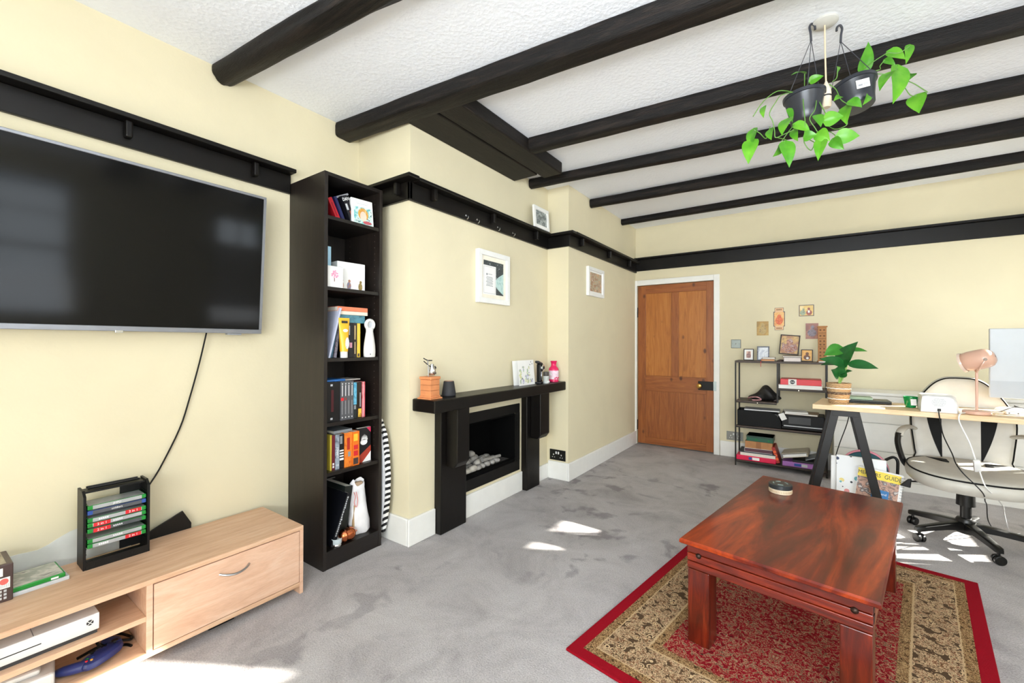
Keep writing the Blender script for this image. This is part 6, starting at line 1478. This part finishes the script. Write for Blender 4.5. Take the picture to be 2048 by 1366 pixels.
def hanging(label, ctr, rim, h_, hook, tilt, leaves, stems, lab=False, heart=0.3, seed=1, group=None):
    g = thing('hanging_plant', label, 'hanging plant', ctr)
    O = Vector(ctr)
    rt = Euler(tilt).to_matrix().to_4x4()
    br = rim*0.70
    potm = MB().lathe([(0.0, -h_), (br-0.004, -h_), (br, -h_+0.004), (br+0.004, -h_*0.70), (rim-0.006, -0.016), (rim-0.005, -0.013), (rim, -0.012), (rim+0.001, 0.0), (rim-0.004, 0.001), (rim-0.008, -0.014), (0, -0.016)], 40, mat=rt, cap=False).build('pot', m_pot, g, smooth=True)
    MB().lathe([(0.0, -0.012), (rim-0.007, -0.012), (rim-0.007, -0.0155), (0, -0.0155)], 24, mat=rt, cap=False).build('soil', M('dark soil', '#3A2A1E', 0.95, bmp=0.6), g)
    if lab:
        a = R(-72); cl_ = rt @ Matrix.Rotation(a, 4, 'Z')
        lbm = MB().box(rim-0.0115, rim-0.0095, -0.022, 0.022, -0.062, -0.030, rot=(0, R(10), 0)); lbm.xf(cl_); stk = lbm.build('price_sticker', m_paperw, potm)
        lbm = MB()
        for i in range(7): lbm.box(rim-0.0096, rim-0.0088, 0.0+i*0.0024, 0.0012+i*0.0024, -0.054, -0.044, rot=(0, R(10), 0), piv=(rim-0.0105, 0, -0.046))
        lbm.box(rim-0.0096, rim-0.0088, -0.016, -0.002, -0.054, -0.047, rot=(0, R(10), 0), piv=(rim-0.0105, 0, -0.046)); lbm.xf(cl_); lbm.build('sticker_print', m_grey, potm)
    hp = Vector(hook)-O
    for k in range(3):
        a = R(seed*40+120*k); e_ = rt @ Vector((rim*0.97*math.cos(a), rim*0.97*math.sin(a), -0.003))
        MB().tube([e_, hp+Vector((0, 0, -0.048))], 0.0014, 6, 1).build('hanger_strand', m_hang, g, smooth=True)
    dv = Vector((math.cos(0.61), math.sin(0.61), 0))*(1 if seed == 1 else -1)
    MB().tube([hp+Vector((0, 0, -0.052)), hp+Vector((0, 0, -0.02))-dv*0.002, hp-dv*0.006+Vector((0, 0, 0.004)), hp+dv*0.002+Vector((0, 0, 0.018)), hp+dv*0.014+Vector((0, 0, 0.010)), hp+dv*0.016+Vector((0, 0, -0.006))], 0.0042, 8, 4).build('hanger_hook', m_hang, g, smooth=True)
    rnd = random.Random(seed)
    for i, (a, t_, w_) in enumerate(leaves):
        n_ = (rnd.uniform(-0.5, 0.5), -0.85+rnd.uniform(-0.2, 0.2), -0.25+rnd.uniform(-0.3, 0.45))
        leaf_mesh(Vector(a)-O, Vector(t_)-O, w_*1.12, n_, 0.10+rnd.uniform(-0.04, 0.08), 0.10, heart).build('leaf', m_leafp if i % 3 else m_leafp2, g, smooth=True)
    for s_ in stems:
        MB().tube([Vector(p)-O for p in s_], 0.0017, 6, 4).build('stem', m_vine, g, smooth=True)
    return g
LL= [((-0.021, 2.079, 2.21), (-0.065, 2.019, 2.189), 0.021), ((-0.005, 2.116, 2.191), (0.041, 2.117, 2.199), 0.032), ((-0.151, 1.929, 2.048), (-0.15, 1.899, 1.992), 0.023), ((-0.073, 2.007, 2.05), (-0.06, 1.987, 1.985), 0.021), ((-0.074, 1.97, 1.995), (-0.092, 1.928, 1.921), 0.046), ((-0.133, 1.966, 1.969), (-0.127, 1.94, 1.917), 0.031), ((-0.184, 1.906, 1.959), (-0.19, 1.872, 1.873), 0.038), ((-0.189, 1.879, 1.906), (-0.196, 1.843, 1.806), 0.053), ((-0.057, 2.032, 1.974), (-0.043, 2.011, 1.917), 0.031), ((-0.082, 1.941, 1.894), (-0.068, 1.921, 1.789), 0.05), ((-0.101, 1.977, 1.897), (-0.122, 1.932, 1.847), 0.031), ((-0.054, 1.997, 1.98), (-0.003, 2.003, 1.939), 0.038), ((0.016, 2.021, 2.003), (0.03, 2.001, 1.947), 0.035), ((0.04, 2.014, 1.975), (0.099, 2.025, 1.979), 0.05), ((0.113, 2.101, 2.045), (0.111, 2.07, 1.962), 0.043), ((-0.022, 1.984, 1.916), (0.018, 1.98, 1.914), 0.038), ((0.022, 2.002, 1.927), (0.058, 1.997, 1.885), 0.045), ((0.08, 2.055, 1.917), (0.15, 2.074, 1.91), 0.053), ((0.068, 2.059, 1.911), (0.102, 2.052, 1.862), 0.038), ((0.032, 1.997, 1.892), (0.021, 1.959, 1.806), 0.04)]
LR= [((0.167, 2.212, 2.216), (0.186, 2.194, 2.322), 0.053), ((0.257, 2.299, 2.313), (0.31, 2.305, 2.266), 0.043), ((0.329, 2.361, 2.344), (0.313, 2.32, 2.252), 0.03), ((0.243, 2.265, 2.267), (0.275, 2.257, 2.229), 0.024), ((0.281, 2.267, 2.222), (0.262, 2.224, 2.064), 0.068), ((0.254, 2.224, 2.188), (0.217, 2.168, 2.103), 0.041), ((0.334, 2.353, 2.221), (0.307, 2.304, 2.168), 0.035), ((0.347, 2.339, 2.122), (0.351, 2.311, 2.039), 0.058), ((0.092, 2.086, 2.083), (0.07, 2.041, 2.052), 0.023), ((0.118, 2.08, 2.051), (0.157, 2.077, 2.017), 0.04), ((0.18, 2.148, 2.086), (0.161, 2.104, 2.036), 0.025), ((0.088, 2.156, 2.237), (0.083, 2.122, 2.195), 0.013)]
SLp= [[(-0.022, 2.067, 2.146), (-0.026, 2.028, 2.081), (-0.02, 1.997, 1.993), (-0.02, 1.997, 1.947), (-0.022, 1.996, 1.901), (-0.001, 2.011, 1.87), (0.012, 2.019, 1.901)], [(-0.057, 2.043, 2.13), (-0.107, 1.971, 2.117), (-0.151, 1.904, 2.059), (-0.184, 1.881, 2.0)], [(-0.04, 2.055, 2.135), (-0.094, 1.98, 2.102), (-0.113, 1.93, 2.054), (-0.132, 1.918, 2.013), (-0.122, 1.925, 1.982), (-0.116, 1.93, 1.947), (-0.113, 1.931, 1.919), (-0.088, 1.949, 1.931), (-0.055, 1.972, 1.949)], [(0.004, 2.085, 2.151), (0.016, 2.058, 2.092), (0.012, 2.018, 2.028), (-0.005, 2.007, 1.993), (0.012, 2.019, 1.957), (0.022, 2.026, 1.937)], [(0.03, 2.103, 2.151), (0.025, 2.064, 2.081), (0.045, 2.042, 2.013), (0.041, 2.039, 1.985)], [(-0.135, 1.989, 1.992), (-0.145, 1.945, 1.93), (-0.163, 1.896, 1.936), (-0.182, 1.883, 1.949)], [(-0.12, 2.0, 1.95), (-0.082, 1.99, 1.925), (-0.082, 1.953, 1.898)], [(0.042, 2.113, 2.009), (0.076, 2.1, 1.967), (0.112, 2.089, 1.968), (0.112, 2.089, 1.993)], [(0.023, 2.1, 1.966), (0.059, 2.088, 1.957), (0.081, 2.067, 1.922)], [(-0.022, 2.067, 2.156), (-0.021, 2.031, 2.185)], [(-0.014, 2.073, 2.157), (-0.005, 2.043, 2.154)], [(0.012, 2.093, 1.929), (-0.022, 2.032, 1.936)], [(-0.109, 2.008, 1.913), (-0.073, 1.996, 1.957), (-0.053, 1.973, 1.97)]]
SRp= [[(0.168, 2.2, 2.205), (0.164, 2.179, 2.2)], [(0.17, 2.202, 2.215), (0.201, 2.205, 2.242), (0.248, 2.219, 2.27)], [(0.172, 2.203, 2.21), (0.222, 2.22, 2.211), (0.222, 2.202, 2.217), (0.237, 2.212, 2.24)], [(0.168, 2.2, 2.205), (0.218, 2.217, 2.195), (0.254, 2.224, 2.186), (0.278, 2.241, 2.207)], [(0.298, 2.291, 2.168), (0.321, 2.29, 2.112), (0.339, 2.284, 2.099)], [(0.283, 2.281, 2.226), (0.304, 2.277, 2.175), (0.335, 2.281, 2.145), (0.375, 2.31, 2.114)], [(0.06, 2.125, 2.162), (0.081, 2.121, 2.132), (0.097, 2.115, 2.082), (0.131, 2.138, 2.061), (0.12, 2.131, 2.074)], [(0.069, 2.131, 2.173), (0.083, 2.122, 2.179), (0.086, 2.106, 2.211)], [(0.252, 2.259, 2.29), (0.287, 2.265, 2.279), (0.316, 2.267, 2.294)], [(0.155, 2.192, 2.088), (0.184, 2.193, 2.104)]]

hanging('left hanging pothos in a charcoal pot with long trailing vines', (-0.024, 2.092, 2.130), 0.073, 0.112, (0.000, 2.100, 2.398), (0, R(-3), 0), LL, SLp, seed=1)
hanging('right hanging plant in a tilted charcoal pot with a white sticker', (0.138, 2.215, 2.178), 0.078, 0.105, (0.098, 2.178, 2.398), (R(-4), R(-10), 0), LR, SRp, lab=True, seed=2)
